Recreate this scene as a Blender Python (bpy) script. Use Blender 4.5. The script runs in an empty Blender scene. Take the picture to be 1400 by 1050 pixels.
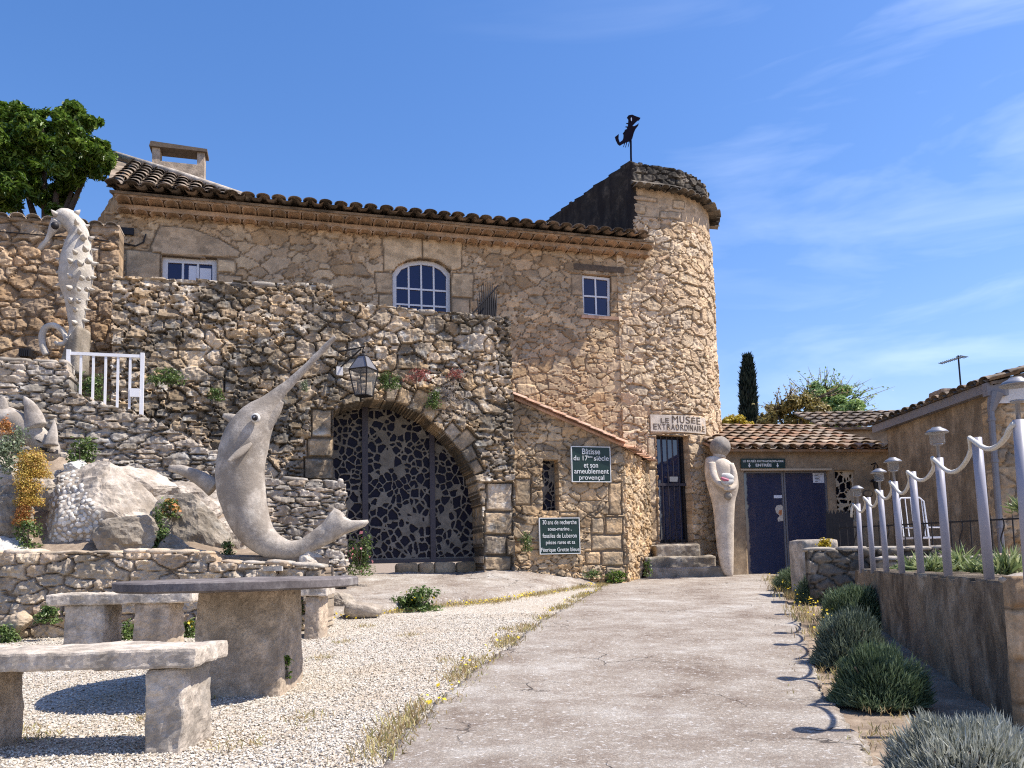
import bpy, math, random
import numpy as np
from mathutils import Vector, Matrix
from mathutils.bvhtree import BVHTree
D = bpy.data
SC = bpy.context.scene
COL = SC.collection
rad = math.radians

# ------------------------------------------------------------------ camera, sky, sun
F, PPX, PPY, EYE = 1092.0, 700.0, 667.0, 0.85          # focal length and principal point in photo pixels
TH, RO = rad(5.2), 0.022
fwd = Vector((0, math.cos(TH), math.sin(TH)))
up0 = Vector((0, -math.sin(TH), math.cos(TH)))
r0 = Vector((1, 0, 0))
cr = r0 * math.cos(RO) - up0 * math.sin(RO)
cu = r0 * math.sin(RO) + up0 * math.cos(RO)
CAMP = Vector((0, 0, EYE))
cd = D.cameras.new('camera')
cd.sensor_width = 36
cd.lens = 36 * F / 1400
cd.shift_y = (PPY - 525) / 1400
cd.clip_start = 0.05
cd.clip_end = 3000
cam = D.objects.new('camera', cd)
COL.objects.link(cam)
m3 = Matrix((cr, cu, -fwd)).transposed()
cam.matrix_world = Matrix.Translation(CAMP) @ m3.to_4x4()
SC.camera = cam

SUN = Vector((1.0, -0.07, 1.52)).normalized()          # towards the sun
SUN_EL = math.asin(SUN.z)
SUN_AZ = math.atan2(SUN.x, SUN.y)
w = D.worlds.new('World')
SC.world = w
w.use_nodes = True
nt = w.node_tree
nt.nodes.clear()
def wn(t, **k):
    n = nt.nodes.new(t)
    for a, b in k.items():
        setattr(n, a, b)
    return n
sky = wn('ShaderNodeTexSky', sky_type='NISHITA', sun_disc=False, sun_elevation=SUN_EL, sun_rotation=SUN_AZ,
         altitude=200, air_density=1.3, dust_density=0.8, ozone_density=4.0)
tc = wn('ShaderNodeTexCoord')
mp = wn('ShaderNodeMapping')
mp.inputs['Rotation'].default_value = (0.25, -0.45, 0.3)
mp.inputs['Scale'].default_value = (1.5, 3.4, 9.0)
nz = wn('ShaderNodeTexNoise')
nz.inputs['Scale'].default_value = 1.5
nz.inputs['Detail'].default_value = 5
nz.inputs['Roughness'].default_value = 0.55
nz.inputs['Distortion'].default_value = 0.6
cr1 = wn('ShaderNodeValToRGB')
cr1.color_ramp.elements[0].position = 0.46
cr1.color_ramp.elements[0].color = (0, 0, 0, 1)
cr1.color_ramp.elements[1].position = 0.85
cr1.color_ramp.elements[1].color = (0.25, 0.25, 0.25, 1)
# thin cirrus only on the side of the sun
sx = wn('ShaderNodeSeparateXYZ')
mr = wn('ShaderNodeMapRange')
mr.inputs['From Min'].default_value = -0.1
mr.inputs['From Max'].default_value = 0.5
mul = wn('ShaderNodeMath', operation='MULTIPLY')
mix = wn('ShaderNodeMixRGB', blend_type='MIX')
mix.inputs['Color2'].default_value = (9.0, 9.6, 10.5, 1)
hs = wn('ShaderNodeHueSaturation')
hs.inputs['Saturation'].default_value = 1.25
bg = wn('ShaderNodeBackground')
bg.inputs['Strength'].default_value = 0.125
wo = wn('ShaderNodeOutputWorld')
L = nt.links.new
L(tc.outputs['Generated'], mp.inputs['Vector'])
L(mp.outputs[0], nz.inputs['Vector'])
L(nz.outputs['Fac'], cr1.inputs['Fac'])
L(tc.outputs['Generated'], sx.inputs[0])
L(sx.outputs[0], mr.inputs['Value'])
L(mr.outputs[0], mul.inputs[0])
L(cr1.outputs['Color'], mul.inputs[1])
L(mul.outputs[0], mix.inputs['Fac'])
L(sky.outputs[0], hs.inputs['Color'])
tint = wn('ShaderNodeMixRGB', blend_type='MULTIPLY')
tint.inputs['Fac'].default_value = 1
tint.inputs['Color2'].default_value = (1.01, 0.87, 0.98, 1)
L(hs.outputs[0], tint.inputs['Color1'])
L(tint.outputs[0], mix.inputs['Color1'])
L(mix.outputs[0], bg.inputs['Color'])
L(bg.outputs[0], wo.inputs['Surface'])

sl = D.lights.new('sun', 'SUN')
sl.energy = 5.0
sl.angle = rad(0.5)
sl.color = (1.0, 0.93, 0.83)
so = D.objects.new('sun', sl)
COL.objects.link(so)
so.rotation_euler = SUN.to_track_quat('Z', 'Y').to_euler()
so.location = (20, 0, 25)
SC.view_settings.view_transform = 'Standard'
SC.view_settings.look = 'None'
SC.view_settings.exposure = 0.68
SC.view_settings.gamma = 1
try:
    SC.cycles.max_bounces = 6
    SC.cycles.use_denoising = False
    SC.cycles.pixel_filter_type = 'BLACKMAN_HARRIS'
    SC.cycles.filter_width = 1.15
    SC.cycles.sample_clamp_indirect = 4
    SC.cycles.transparent_max_bounces = 12
except Exception:
    pass

# ------------------------------------------------------------------ photo geometry helpers
def ray(px, py):
    return fwd + cr * ((px - PPX) / F) + cu * ((PPY - py) / F)
def U(px, py, Y):
    d = ray(px, py)
    return CAMP + d * (Y / d.y)
def proj(p):
    q = Vector(p) - CAMP
    z = q.dot(fwd)
    return PPX + F * q.dot(cr) / z, PPY - F * q.dot(cu) / z
def gz(y):
    return 0.038 * (min(max(y, 5.0), 16.0) - 5.0)
def gzn(y):
    return 0.038 * (np.clip(y, 5.0, 16.0) - 5.0)
def G(px, py):
    d = ray(px, py)
    a, b = 0.5, 60.0
    f = lambda Y: EYE + d.z * Y / d.y - gz(Y)
    for _ in range(60):
        m = (a + b) / 2
        if f(m) > 0: a = m
        else: b = m
    p = CAMP + d * (a / d.y)
    return Vector((p.x, p.y, gz(p.y)))
class Frame:
    """vertical plane: u along e, v = world z, h along the outward normal"""
    def __init__(s, x, y, ex, ey):
        l = math.hypot(ex, ey)
        s.e = Vector((ex / l, ey / l, 0))
        s.n = Vector((ey / l, -ex / l, 0))
        s.o = Vector((x, y, 0))
    def p(s, u, v, h=0.0):
        return s.o + s.e * u + s.n * h + Vector((0, 0, v))
    def np(s, u, v, h):
        return np.stack([s.o.x + s.e.x * u + s.n.x * h, s.o.y + s.e.y * u + s.n.y * h, v + 0 * u], -1)
    def uv(s, px, py, h=0.0):
        d = ray(px, py)
        o = s.o + s.n * h
        t = (o - CAMP).dot(s.n) / d.dot(s.n)
        q = CAMP + d * t
        return ((q - s.o).dot(s.e), q.z)
    def poly(s, pts, h=0.0):
        return [s.uv(a, b, h) for a, b in pts]
    def mat(s):
        return Matrix((s.e, Vector((0, 0, 1)), s.n)).transposed()

# ------------------------------------------------------------------ noise
def hsh(ix, iy, iz, k=0):
    with np.errstate(over='ignore'):
        n = (ix.astype(np.int64) * 374761393 + iy.astype(np.int64) * 668265263 + iz.astype(np.int64) * 1440662683 + k * 974711) & 0xFFFFFFFF
        n = ((n ^ (n >> 13)) * 1274126177) & 0xFFFFFFFF
        n = ((n ^ (n >> 16)) * 2246822519) & 0xFFFFFFFF
        n = n ^ (n >> 15)
    return (n & 0xFFFFFF) / float(0xFFFFFF)
def vn(P, scale=1.0, seed=0, octv=4, gain=0.5):
    P = np.asarray(P, float) * scale
    if P.shape[-1] == 2:
        P = np.concatenate([P, np.zeros(P.shape[:-1] + (1,))], -1)
    out = 0; amp = 1.0; tot = 0
    for o in range(octv):
        q = P * (2.03 ** o) + 17.3 * o
        i = np.floor(q).astype(np.int64); f = q - i
        f = f * f * (3 - 2 * f)
        acc = 0
        for dx in (0, 1):
            for dy in (0, 1):
                for dz in (0, 1):
                    wgt = (f[..., 0] if dx else 1 - f[..., 0]) * (f[..., 1] if dy else 1 - f[..., 1]) * (f[..., 2] if dz else 1 - f[..., 2])
                    acc = acc + wgt * hsh(i[..., 0] + dx, i[..., 1] + dy, i[..., 2] + dz, seed + o)
        out = out + amp * (acc * 2 - 1); tot += amp; amp *= gain
    return out / tot
def sm(a, b, x):
    t = np.clip((x - a) / (b - a), 0, 1)
    return t * t * (3 - 2 * t)
def stones(u, v, su, sv, seed, p=3.0, jit=0.42, wt=0.35):
    x = u / su + 0.35 * vn(np.stack([u, v], -1), 1.3, seed + 5, 2)
    y = v / sv + 0.5 * vn(np.stack([u, v], -1), 0.9, seed + 6, 2)
    ci = np.floor(x).astype(np.int64); cj = np.floor(y).astype(np.int64)
    F1 = np.full(u.shape, 9.0); F2 = np.full(u.shape, 9.0)
    I = np.zeros(u.shape, np.int64); J = I.copy(); DX = np.zeros(u.shape); DY = DX.copy()
    z = np.zeros_like(ci)
    for dj in range(-2, 3):
        for di in range(-2, 3):
            i = ci + di; j = cj + dj
            ox = i + 0.5 + (j % 2) * 0.5 + jit * 2 * (hsh(i, j, z, seed) - 0.5)
            oy = j + 0.5 + jit * 2 * (hsh(i, j, z, seed + 1) - 0.5)
            dx = x - ox; dy = y - oy
            d = (np.abs(dx) ** p + np.abs(dy) ** p) ** (1 / p) - wt * (hsh(i, j, z, seed + 2) - 0.5)
            c = d < F1
            F2 = np.where(c, F1, np.minimum(F2, d))
            F1 = np.where(c, d, F1)
            I = np.where(c, i, I); J = np.where(c, j, J)
            DX = np.where(c, dx, DX); DY = np.where(c, dy, DY)
    return F2 - F1, hsh(I, J, z, seed + 11), hsh(I, J, z, seed + 12), hsh(I, J, z, seed + 13), DX, DY
def pip(u, v, poly):
    ins = np.zeros(u.shape, bool)
    n = len(poly)
    for k in range(n):
        (x1, y1), (x2, y2) = poly[k], poly[(k + 1) % n]
        if y1 == y2: continue
        c = ((y1 > v) != (y2 > v)) & (u < (x2 - x1) * (v - y1) / (y2 - y1) + x1)
        ins ^= c
    return ins
def pdist(u, v, poly):
    d = np.full(u.shape, 9e9)
    n = len(poly)
    for k in range(n):
        (x1, y1), (x2, y2) = poly[k], poly[(k + 1) % n]
        lx, ly = x2 - x1, y2 - y1
        t = np.clip(((u - x1) * lx + (v - y1) * ly) / (lx * lx + ly * ly + 1e-12), 0, 1)
        d = np.minimum(d, np.hypot(u - x1 - t * lx, v - y1 - t * ly))
    return d

# ------------------------------------------------------------------ objects
WL = {}
def thing(name, label, cat, loc=(0, 0, 0), group=None):
    o = D.objects.new(name, None)
    COL.objects.link(o)
    o.location = loc
    o.empty_display_size = 0.2
    WL[o.name] = Vector(loc)
    return tag(o, label, cat, group)
def tag(o, label, cat, group=None, kind=None):
    o['label'] = label; o['category'] = cat
    if group: o['group'] = group
    if kind: o['kind'] = kind
    return o
def link_mesh(name, V, loops, starts, mats, parent=None, col=None, smooth=False, mi=None):
    me = D.meshes.new(name)
    V = np.asarray(V, np.float64)
    off = WL[parent.name] if parent else Vector((0, 0, 0))
    V = V - np.array(off)
    me.vertices.add(len(V))
    me.vertices.foreach_set('co', V.astype(np.float32).ravel())
    me.loops.add(len(loops))
    me.loops.foreach_set('vertex_index', np.asarray(loops, np.int32))
    me.polygons.add(len(starts))
    me.polygons.foreach_set('loop_start', np.asarray(starts, np.int32))
    me.polygons.foreach_set('use_smooth', np.full(len(starts), bool(smooth), dtype=bool))
    if mi is not None: me.polygons.foreach_set('material_index', np.asarray(mi, np.int32))
    me.update(calc_edges=True)
    me.validate()
    a = me.attributes.new('col', 'FLOAT_COLOR', 'POINT')
    if col is None:
        c4 = np.tile(np.array([0.5, 0, 0.5, 1.0], np.float32), (len(V), 1))
    else:
        c4 = np.ones((len(V), 4), np.float32); c4[:, :3] = col
    a.data.foreach_set('color', c4.ravel())
    for m in (mats if isinstance(mats, (list, tuple)) else [mats]):
        me.materials.append(m)
    o = D.objects.new(name, me)
    COL.objects.link(o)
    if parent:
        o.parent = parent
    WL[o.name] = off.copy()
    return o
class MB:
    def __init__(s):
        s.V = []; s.F = []; s.C = []; s.M = []; s.n = 0
    def add(s, vs, fs, c=0.5, b=0.5, mi=0, g=0.0):
        for v in vs:
            s.V.append((v[0], v[1], v[2])); s.C.append((c, g, b))
        for f in fs:
            s.F.append([k + s.n for k in f]); s.M.append(mi)
        s.n += len(vs)
        return s
    def box8(s, p, **k):   # p: 4 bottom then 4 top, both counter-clockwise from above
        return s.add(p, [(3, 2, 1, 0), (4, 5, 6, 7), (0, 1, 5, 4), (1, 2, 6, 5), (2, 3, 7, 6), (3, 0, 4, 7)], **k)
    def box(s, x0, y0, z0, x1, y1, z1, **k):
        return s.box8([(x0, y0, z0), (x1, y0, z0), (x1, y1, z0), (x0, y1, z0), (x0, y0, z1), (x1, y0, z1), (x1, y1, z1), (x0, y1, z1)], **k)
    def fbox(s, fr, u0, u1, v0, v1, h0, h1, **k):
        P = fr.p
        return s.box8([P(u0, v0, h1), P(u1, v0, h1), P(u1, v0, h0), P(u0, v0, h0), P(u0, v1, h1), P(u1, v1, h1), P(u1, v1, h0), P(u0, v1, h0)], **k)
    def prism(s, fr, poly, h0, h1, **k):
        a = sum(poly[i][0] * poly[(i + 1) % len(poly)][1] - poly[(i + 1) % len(poly)][0] * poly[i][1] for i in range(len(poly)))
        if a < 0: poly = poly[::-1]
        n = len(poly)
        vs = [fr.p(u, v, h1) for u, v in poly] + [fr.p(u, v, h0) for u, v in poly]
        fs = [tuple(range(n)), tuple(range(2 * n - 1, n - 1, -1))] + [(i, i + n, (i + 1) % n + n, (i + 1) % n) for i in range(n)]
        return s.add(vs, fs, **k)
    def tube(s, pts, rs, n=8, cap=True, flat=1.0, **k):
        pts = [Vector(p) for p in pts]
        if not hasattr(rs, '__len__'): rs = [rs] * len(pts)
        vs = []; N = None
        for i, p in enumerate(pts):
            t = (pts[min(i + 1, len(pts) - 1)] - pts[max(i - 1, 0)]).normalized()
            if N is None:
                N = t.cross(Vector((0, 1, 0.01)))
                if N.length < 1e-3: N = t.cross(Vector((1, 0, 0)))
            N = (N - t * N.dot(t)).normalized()
            B = t.cross(N)
            for j in range(n):
                a = 2 * math.pi * j / n
                vs.append(p + N * (math.cos(a) * rs[i]) + B * (math.sin(a) * rs[i] * flat))
        fs = []
        for i in range(len(pts) - 1):
            for j in range(n):
                fs.append((i * n + j, i * n + (j + 1) % n, (i + 1) * n + (j + 1) % n, (i + 1) * n + j))
        if cap:
            fs.append(tuple(range(n - 1, -1, -1)))
            fs.append(tuple(range((len(pts) - 1) * n, len(pts) * n)))
        return s.add(vs, fs, **k)
    def lathe(s, ctr, prof, n=16, sx=1, sy=1, **k):   # prof: (r, z)
        ctr = Vector(ctr); vs = []; fs = []
        for r, z in prof:
            for j in range(n):
                a = 2 * math.pi * j / n
                vs.append(ctr + Vector((r * math.cos(a) * sx, r * math.sin(a) * sy, z)))
        m = len(prof)
        for i in range(m - 1):
            for j in range(n):
                fs.append((i * n + j, i * n + (j + 1) % n, (i + 1) * n + (j + 1) % n, (i + 1) * n + j))
        fs.append(tuple(range(n - 1, -1, -1))); fs.append(tuple(range((m - 1) * n, m * n)))
        return s.add(vs, fs, **k)
    def ball(s, ctr, r, n=8, m=6, sc=(1, 1, 1), **k):
        prof = [(max(1e-4, r * math.sin(math.pi * i / m)), -r * math.cos(math.pi * i / m)) for i in range(m + 1)]
        k2 = s.n
        s.lathe((0, 0, 0), prof, n, **k)
        for i in range(k2, s.n):
            v = s.V[i]; s.V[i] = (ctr[0] + v[0] * sc[0], ctr[1] + v[1] * sc[1], ctr[2] + v[2] * sc[2])
        return s
    def rough(s, amp, scale=6, seed=1, fine=0.0):
        V = np.array(s.V)
        d = np.stack([vn(V, scale, seed + k * 31, 3) for k in range(3)], -1) * amp
        s.V = [tuple(x) for x in V + d]
        return s
    def build(s, name, mats, parent=None, smooth=False):
        ln = [len(f) for f in s.F]
        loops = [i for f in s.F for i in f]
        st = np.concatenate([[0], np.cumsum(ln)[:-1]])
        return link_mesh(name, s.V, loops, st, mats, parent, np.array(s.C, np.float32), smooth, s.M)
def rbox(V8, seg=0.06, amp=0.01, scale=8, seed=1, bev=0.02):
    """rough stone block from 8 corners: subdivided, edges rounded, surface worn"""
    V8 = [Vector(v) for v in V8]
    def P(x, y, z):
        b = (V8[0] * (1 - x) + V8[1] * x) * (1 - y) + (V8[3] * (1 - x) + V8[2] * x) * y
        t = (V8[4] * (1 - x) + V8[5] * x) * (1 - y) + (V8[7] * (1 - x) + V8[6] * x) * y
        return b * (1 - z) + t * z
    lx, ly, lz = (V8[1] - V8[0]).length, (V8[3] - V8[0]).length, (V8[4] - V8[0]).length
    nx, ny, nz_ = [max(2, min(60, int(l / seg) + 1)) for l in (lx, ly, lz)]
    idx = {}; vs = []; fs = []
    def vid(i, j, k):
        if (i, j, k) not in idx:
            idx[(i, j, k)] = len(vs)
            a = [i / nx, j / ny, k / nz_]
            on = [x in (0.0, 1.0) for x in a]
            ln = (lx, ly, lz)
            q = a[:]
            if sum(on) >= 2:
                for t in range(3):
                    if on[t]: q[t] = a[t] + (bev / ln[t]) * (1 if a[t] == 0 else -1) * (0.5 if sum(on) == 2 else 0.7)
            vs.append(P(*q))
        return idx[(i, j, k)]
    for k in (0, nz_):
        for i in range(nx):
            for j in range(ny):
                f = [vid(i, j, k), vid(i + 1, j, k), vid(i + 1, j + 1, k), vid(i, j + 1, k)]
                fs.append(f[::-1] if k == 0 else f)
    for j in (0, ny):
        for i in range(nx):
            for k in range(nz_):
                f = [vid(i, j, k), vid(i + 1, j, k), vid(i + 1, j, k + 1), vid(i, j, k + 1)]
                fs.append(f if j == 0 else f[::-1])
    for i in (0, nx):
        for j in range(ny):
            for k in range(nz_):
                f = [vid(i, j, k), vid(i, j + 1, k), vid(i, j + 1, k + 1), vid(i, j, k + 1)]
                fs.append(f[::-1] if i == 0 else f)
    m = MB(); m.add(vs, fs, c=random.Random(seed).random())
    if amp: m.rough(amp, scale, seed)
    return m
def merge(ms):
    o = MB()
    for m in ms:
        for f in m.F: o.F.append([k + o.n for k in f])
        o.V += m.V; o.C += m.C; o.M += m.M; o.n += m.n
    return o
def sheet(name, mapf, u0, u1, v0, v1, res, inside, hfun, depth, mat, parent=None, smooth=True, edge=0.012, seed=3):
    nu = max(2, int((u1 - u0) / res)); nv = max(2, int((v1 - v0) / res))
    us = np.linspace(u0, u1, nu + 1); vs = np.linspace(v0, v1, nv + 1)
    Ug, Vg = np.meshgrid(us, vs, indexing='ij')
    uc = (Ug[:-1, :-1] + Ug[1:, 1:]) / 2; vc = (Vg[:-1, :-1] + Vg[1:, 1:]) / 2
    if edge:
        q = np.stack([uc, vc], -1)
        uc = uc + edge * vn(q, 9, seed, 3); vc = vc + edge * vn(q, 9, seed + 50, 3)
    K = inside(uc, vc)
    h, c = hfun(Ug, Vg)
    P = mapf(Ug, Vg, h).reshape(-1, 3)
    B = mapf(Ug, Vg, np.full(Ug.shape, -depth)).reshape(-1, 3) if depth else None
    ids = np.arange((nu + 1) * (nv + 1)).reshape(nu + 1, nv + 1)
    a, b, cc, d = ids[:-1, :-1], ids[1:, :-1], ids[1:, 1:], ids[:-1, 1:]
    Q = [np.stack([a[K], b[K], cc[K], d[K]], -1)]
    N = len(P)
    if depth:
        Kp = np.pad(K, 1)
        lo = K & ~Kp[1:-1, :-2]; hi = K & ~Kp[1:-1, 2:]; le = K & ~Kp[:-2, 1:-1]; ri = K & ~Kp[2:, 1:-1]
        for m, p, q in ((lo, a, b), (ri, b, cc), (hi, cc, d), (le, d, a)):
            Q.append(np.stack([q[m], p[m], p[m] + N, q[m] + N], -1))
        P = np.concatenate([P, B]); C = np.concatenate([c.reshape(-1, 3)] * 2)
    else:
        C = c.reshape(-1, 3)
    Q = np.concatenate(Q)
    used = np.zeros(len(P), bool); used[Q.ravel()] = True
    rem = np.cumsum(used) - 1
    Q = rem[Q]
    return link_mesh(name, P[used], Q.ravel(), np.arange(len(Q)) * 4, mat, parent, C[used], smooth)
def masonry(su, sv, relief, seed, plates=(), p=3.0, jit=0.42, wt=0.35, rough=0.012, gap=(0.02, 0.22), zones=None, bulge=0.0):
    def f(u, v):
        e, r1, r2, r3, dx, dy = stones(u, v, su, sv, seed, p, jit, wt)
        if zones is not None:                    # a second stone size where zones(u, v) is 1
            zm, s2u, s2v = zones
            k = zm(u, v) > 0.5
            e2 = stones(u, v, s2u, s2v, seed + 77, p, jit, wt)
            e, r1, r2, r3, dx, dy = [np.where(k, b, a) for a, b in zip((e, r1, r2, r3, dx, dy), e2)]
        q = np.stack([u, v], -1)
        nzf = vn(q, 9, seed + 3, 4, 0.6)
        rg_ = 1 - 2 * np.abs(vn(q + 0.03 * np.stack([nzf, -nzf], -1), 6.5, seed + 41, 3, 0.6))
        nzf = 0.7 * nzf + 0.55 * rg_ + 0.45 * vn(q, 30, seed + 43, 2)
        h = relief * sm(gap[0], gap[1], e) * (0.5 + 0.5 * r1) + relief * 0.9 * (dx * (r2 - 0.5) + dy * (r3 - 0.62)) + rough * nzf
        h = h + bulge * vn(q, 0.7, seed + 9, 2)
        g = 1 - sm(0.015, 0.095, e + 0.04 * vn(q, 14, seed + 4, 2))
        tone = r2.copy(); b = r3.copy()
        for (poly, ph, pt) in plates:
            uu = u + 0.012 * vn(q, 7, seed + 21, 2); vv = v + 0.012 * vn(q, 7, seed + 22, 2)
            d = pdist(uu, vv, poly); i = pip(uu, vv, poly)
            k = i | (d < 0.014)
            h = np.where(k, np.where(i, ph * sm(0, 0.03, d), 0) + 0.5 * rough * nzf, h)
            g = np.where(k, np.where(i, 1 - sm(0.004, 0.02, d), 1.0), g)
            tone = np.where(k, pt, tone)
        return h, np.stack([tone, g, b], -1)
    return f

# ------------------------------------------------------------------ materials
def newmat(name):
    m = D.materials.new(name); m.use_nodes = True
    n = m.node_tree; n.nodes.clear()
    return m, n
class NB:
    def __init__(s, name):
        s.m, s.t = newmat(name)
        s.bs = s.n('ShaderNodeBsdfPrincipled')
        s.out = s.n('ShaderNodeOutputMaterial')
        s.l(s.bs.outputs[0], s.out.inputs[0])
        s.tcn = s.n('ShaderNodeTexCoord')
    def n(s, t, **k):
        x = s.t.nodes.new(t)
        for a, b in k.items(): setattr(x, a, b)
        return x
    def l(s, a, b): s.t.links.new(a, b)
    def attr(s):
        a = s.n('ShaderNodeAttribute', attribute_name='col')
        q = s.n('ShaderNodeSeparateColor'); s.l(a.outputs['Color'], q.inputs[0])
        return q.outputs
    def noise(s, scale, detail=4, rough=0.55, dist=0.0, vec=None, sc3=None):
        x = s.n('ShaderNodeTexNoise')
        x.inputs['Scale'].default_value = scale; x.inputs['Detail'].default_value = detail
        x.inputs['Roughness'].default_value = rough; x.inputs['Distortion'].default_value = dist
        s.vec(x, sc3)
        return x.outputs['Fac']
    def vec(s, x, sc3=None):
        if sc3:
            mpn = s.n('ShaderNodeMapping'); mpn.inputs['Scale'].default_value = sc3
            s.l(s.tcn.outputs['Object'], mpn.inputs[0]); s.l(mpn.outputs[0], x.inputs['Vector'])
        else:
            s.l(s.tcn.outputs['Object'], x.inputs['Vector'])
    def voro(s, scale, feature='F1', out='Distance', sc3=None, rnd=1.0):
        x = s.n('ShaderNodeTexVoronoi', feature=feature)
        x.inputs['Scale'].default_value = scale
        x.inputs['Randomness'].default_value = rnd
        s.vec(x, sc3)
        return x.outputs[out]
    def ramp(s, f, stops, interp='LINEAR'):
        r = s.n('ShaderNodeValToRGB'); e = r.color_ramp; e.interpolation = interp
        while len(e.elements) < len(stops): e.elements.new(0.5)
        for el, (p, c) in zip(e.elements, stops):
            el.position = p
            c = (c, c, c) if not hasattr(c, '__len__') else c
            el.color = (*c[:3], 1)
        s.l(f, r.inputs[0])
        return r.outputs[0]
    def mix(s, fac, a, b, mode='MIX'):
        x = s.n('ShaderNodeMixRGB', blend_type=mode)
        for i, v in zip((0, 1, 2), (fac, a, b)):
            if hasattr(v, 'links') or hasattr(v, 'is_linked'): s.l(v, x.inputs[i])
            elif i == 0: x.inputs[0].default_value = v
            else: x.inputs[i].default_value = (*v, 1)
        return x.outputs[0]
    def math(s, op, a, b):
        x = s.n('ShaderNodeMath', operation=op)
        for i, v in enumerate((a, b)):
            if hasattr(v, 'is_linked'): s.l(v, x.inputs[i])
            else: x.inputs[i].default_value = v
        return x.outputs[0]
    def bump(s, h, strength=0.5, dist=0.02, prev=None):
        b = s.n('ShaderNodeBump'); b.inputs['Strength'].default_value = strength; b.inputs['Distance'].default_value = dist
        s.l(h, b.inputs['Height'])
        if prev is not None: s.l(prev, b.inputs['Normal'])
        return b.outputs[0]
    def done(s, color, rough=0.9, normal=None, metal=0.0, spec=0.3):
        if hasattr(color, 'is_linked'): s.l(color, s.bs.inputs['Base Color'])
        else: s.bs.inputs['Base Color'].default_value = (*color, 1)
        if hasattr(rough, 'is_linked'): s.l(rough, s.bs.inputs['Roughness'])
        else: s.bs.inputs['Roughness'].default_value = rough
        s.bs.inputs['Metallic'].default_value = metal
        s.bs.inputs['Specular IOR Level'].default_value = spec
        if normal is not None: s.l(normal, s.bs.inputs['Normal'])
        return s.m
def stone_mat(name, cols, mortar, stain=((0.05, 0.045, 0.04), 0.0, 1.2), light=((0.5, 0.48, 0.44), 0.0, 3.0), fine=0.5, zst=None):
    b = NB(name)
    R, Gc, Bc = b.attr()
    n = len(cols)
    c = b.ramp(R, [(i / (n - 1), k) for i, k in enumerate(cols)])
    c = b.mix(1.0, c, b.ramp(Bc, [(0, 0.72), (0.5, 1.0), (1, 1.22)]), 'MULTIPLY')
    c = b.mix(1.0, c, b.ramp(b.noise(7, 9, 0.7), [(0.28, 0.64), (0.5, 1.0), (0.74, 1.28)]), 'MULTIPLY')
    c = b.mix(1.0, c, b.ramp(b.noise(55, 3, 0.6), [(0.3, 0.8), (0.7, 1.18)]), 'MULTIPLY')
    if light[1]:
        lf = b.ramp(b.noise(light[2], 8, 0.7), [(0.52, 0.0), (0.66, light[1])])
        c = b.mix(lf, c, light[0])
    c = b.mix(b.math('MULTIPLY', Gc, 0.92), c, mortar)
    if stain[1]:
        sf = b.ramp(b.noise(stain[2], 7, 0.68, sc3=zst), [(0.42, 0.0), (0.58, stain[1])])
        c = b.mix(sf, c, stain[0])
    nb = b.bump(b.noise(24, 9, 0.75), min(1, fine), 0.014)
    return b.done(c, 0.95, nb, spec=0.15)
def plain_mat(name, col, rough=0.6, metal=0.0, var=0.25, scale=12, bump=0.0, spec=0.4):
    b = NB(name)
    c = b.mix(1.0, col, b.ramp(b.noise(scale, 6, 0.65), [(0.25, 1 - var), (0.75, 1 + var)]), 'MULTIPLY')
    nb = b.bump(b.noise(scale * 4, 5, 0.6), bump, 0.01) if bump else None
    return b.done(c, rough, nb, metal, spec)
def leaf_mat(name, stops, rough=0.45, trans=0.3):
    b = NB(name)
    R, Gc, Bc = b.attr()
    c = b.ramp(R, stops)
    tr = b.n('ShaderNodeBsdfTranslucent'); b.l(c, tr.inputs[0])
    mx = b.n('ShaderNodeMixShader'); mx.inputs[0].default_value = trans
    m = b.done(c, rough, spec=0.35)
    b.l(b.bs.outputs[0], mx.inputs[1]); b.l(tr.outputs[0], mx.inputs[2]); b.l(mx.outputs[0], b.out.inputs[0])
    return m
def glass_mat(name, col, rough=0.04, spec=0.5):
    b = NB(name)
    return b.done(col, rough, spec=spec)
M = {}
M['facade'] = stone_mat('facade_stone', [(.41, .27, .145), (.56, .39, .225), (.48, .345, .215), (.64, .475, .29), (.53, .395, .26)], (.17, .12, .075), ((.21, .175, .135), .3, 1.0), ((.52, .43, .31), .2, 4.0))
M['tower'] = stone_mat('tower_stone', [(.49, .34, .205), (.61, .46, .295), (.54, .39, .235), (.69, .55, .385), (.57, .40, .25)], (.25, .185, .12), ((.33, .26, .19), .35, 1.1), ((.68, .60, .47), .5, 3.5))
M['terrace'] = stone_mat('terrace_stone', [(.40, .285, .17), (.50, .395, .28), (.42, .345, .26), (.55, .38, .205), (.60, .52, .42)], (.11, .085, .062), ((.075, .068, .055), .8, 1.1), ((.66, .64, .58), .9, 4.5))
M['annex'] = stone_mat('annex_stone', [(.48, .32, .17), (.57, .40, .23), (.50, .38, .25), (.61, .46, .29), (.52, .34, .18)], (.20, .145, .095), ((.10, .085, .065), .6, 1.0), ((.55, .48, .38), .4, 4.0))
M['dry'] = stone_mat('dry_stone', [(.32, .27, .21), (.45, .40, .34), (.38, .34, .29), (.52, .44, .35), (.42, .33, .24)], (.045, .038, .03), ((.11, .105, .09), .5, 1.6), ((.60, .59, .56), .7, 3.0))
M['low'] = stone_mat('low_wall_stone', [(.48, .37, .26), (.55, .45, .33), (.46, .35, .25), (.60, .51, .40)], (.24, .18, .13), ((.13, .115, .095), .55, 1.8), ((.62, .58, .51), .5, 4.0))
M['garden'] = stone_mat('garden_wall_stone', [(.38, .25, .14), (.46, .31, .18), (.41, .30, .20), (.53, .38, .23)], (.13, .09, .055), ((.12, .10, .08), .45, 1.0), ((.52, .44, .34), .35, 3.5))
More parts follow.
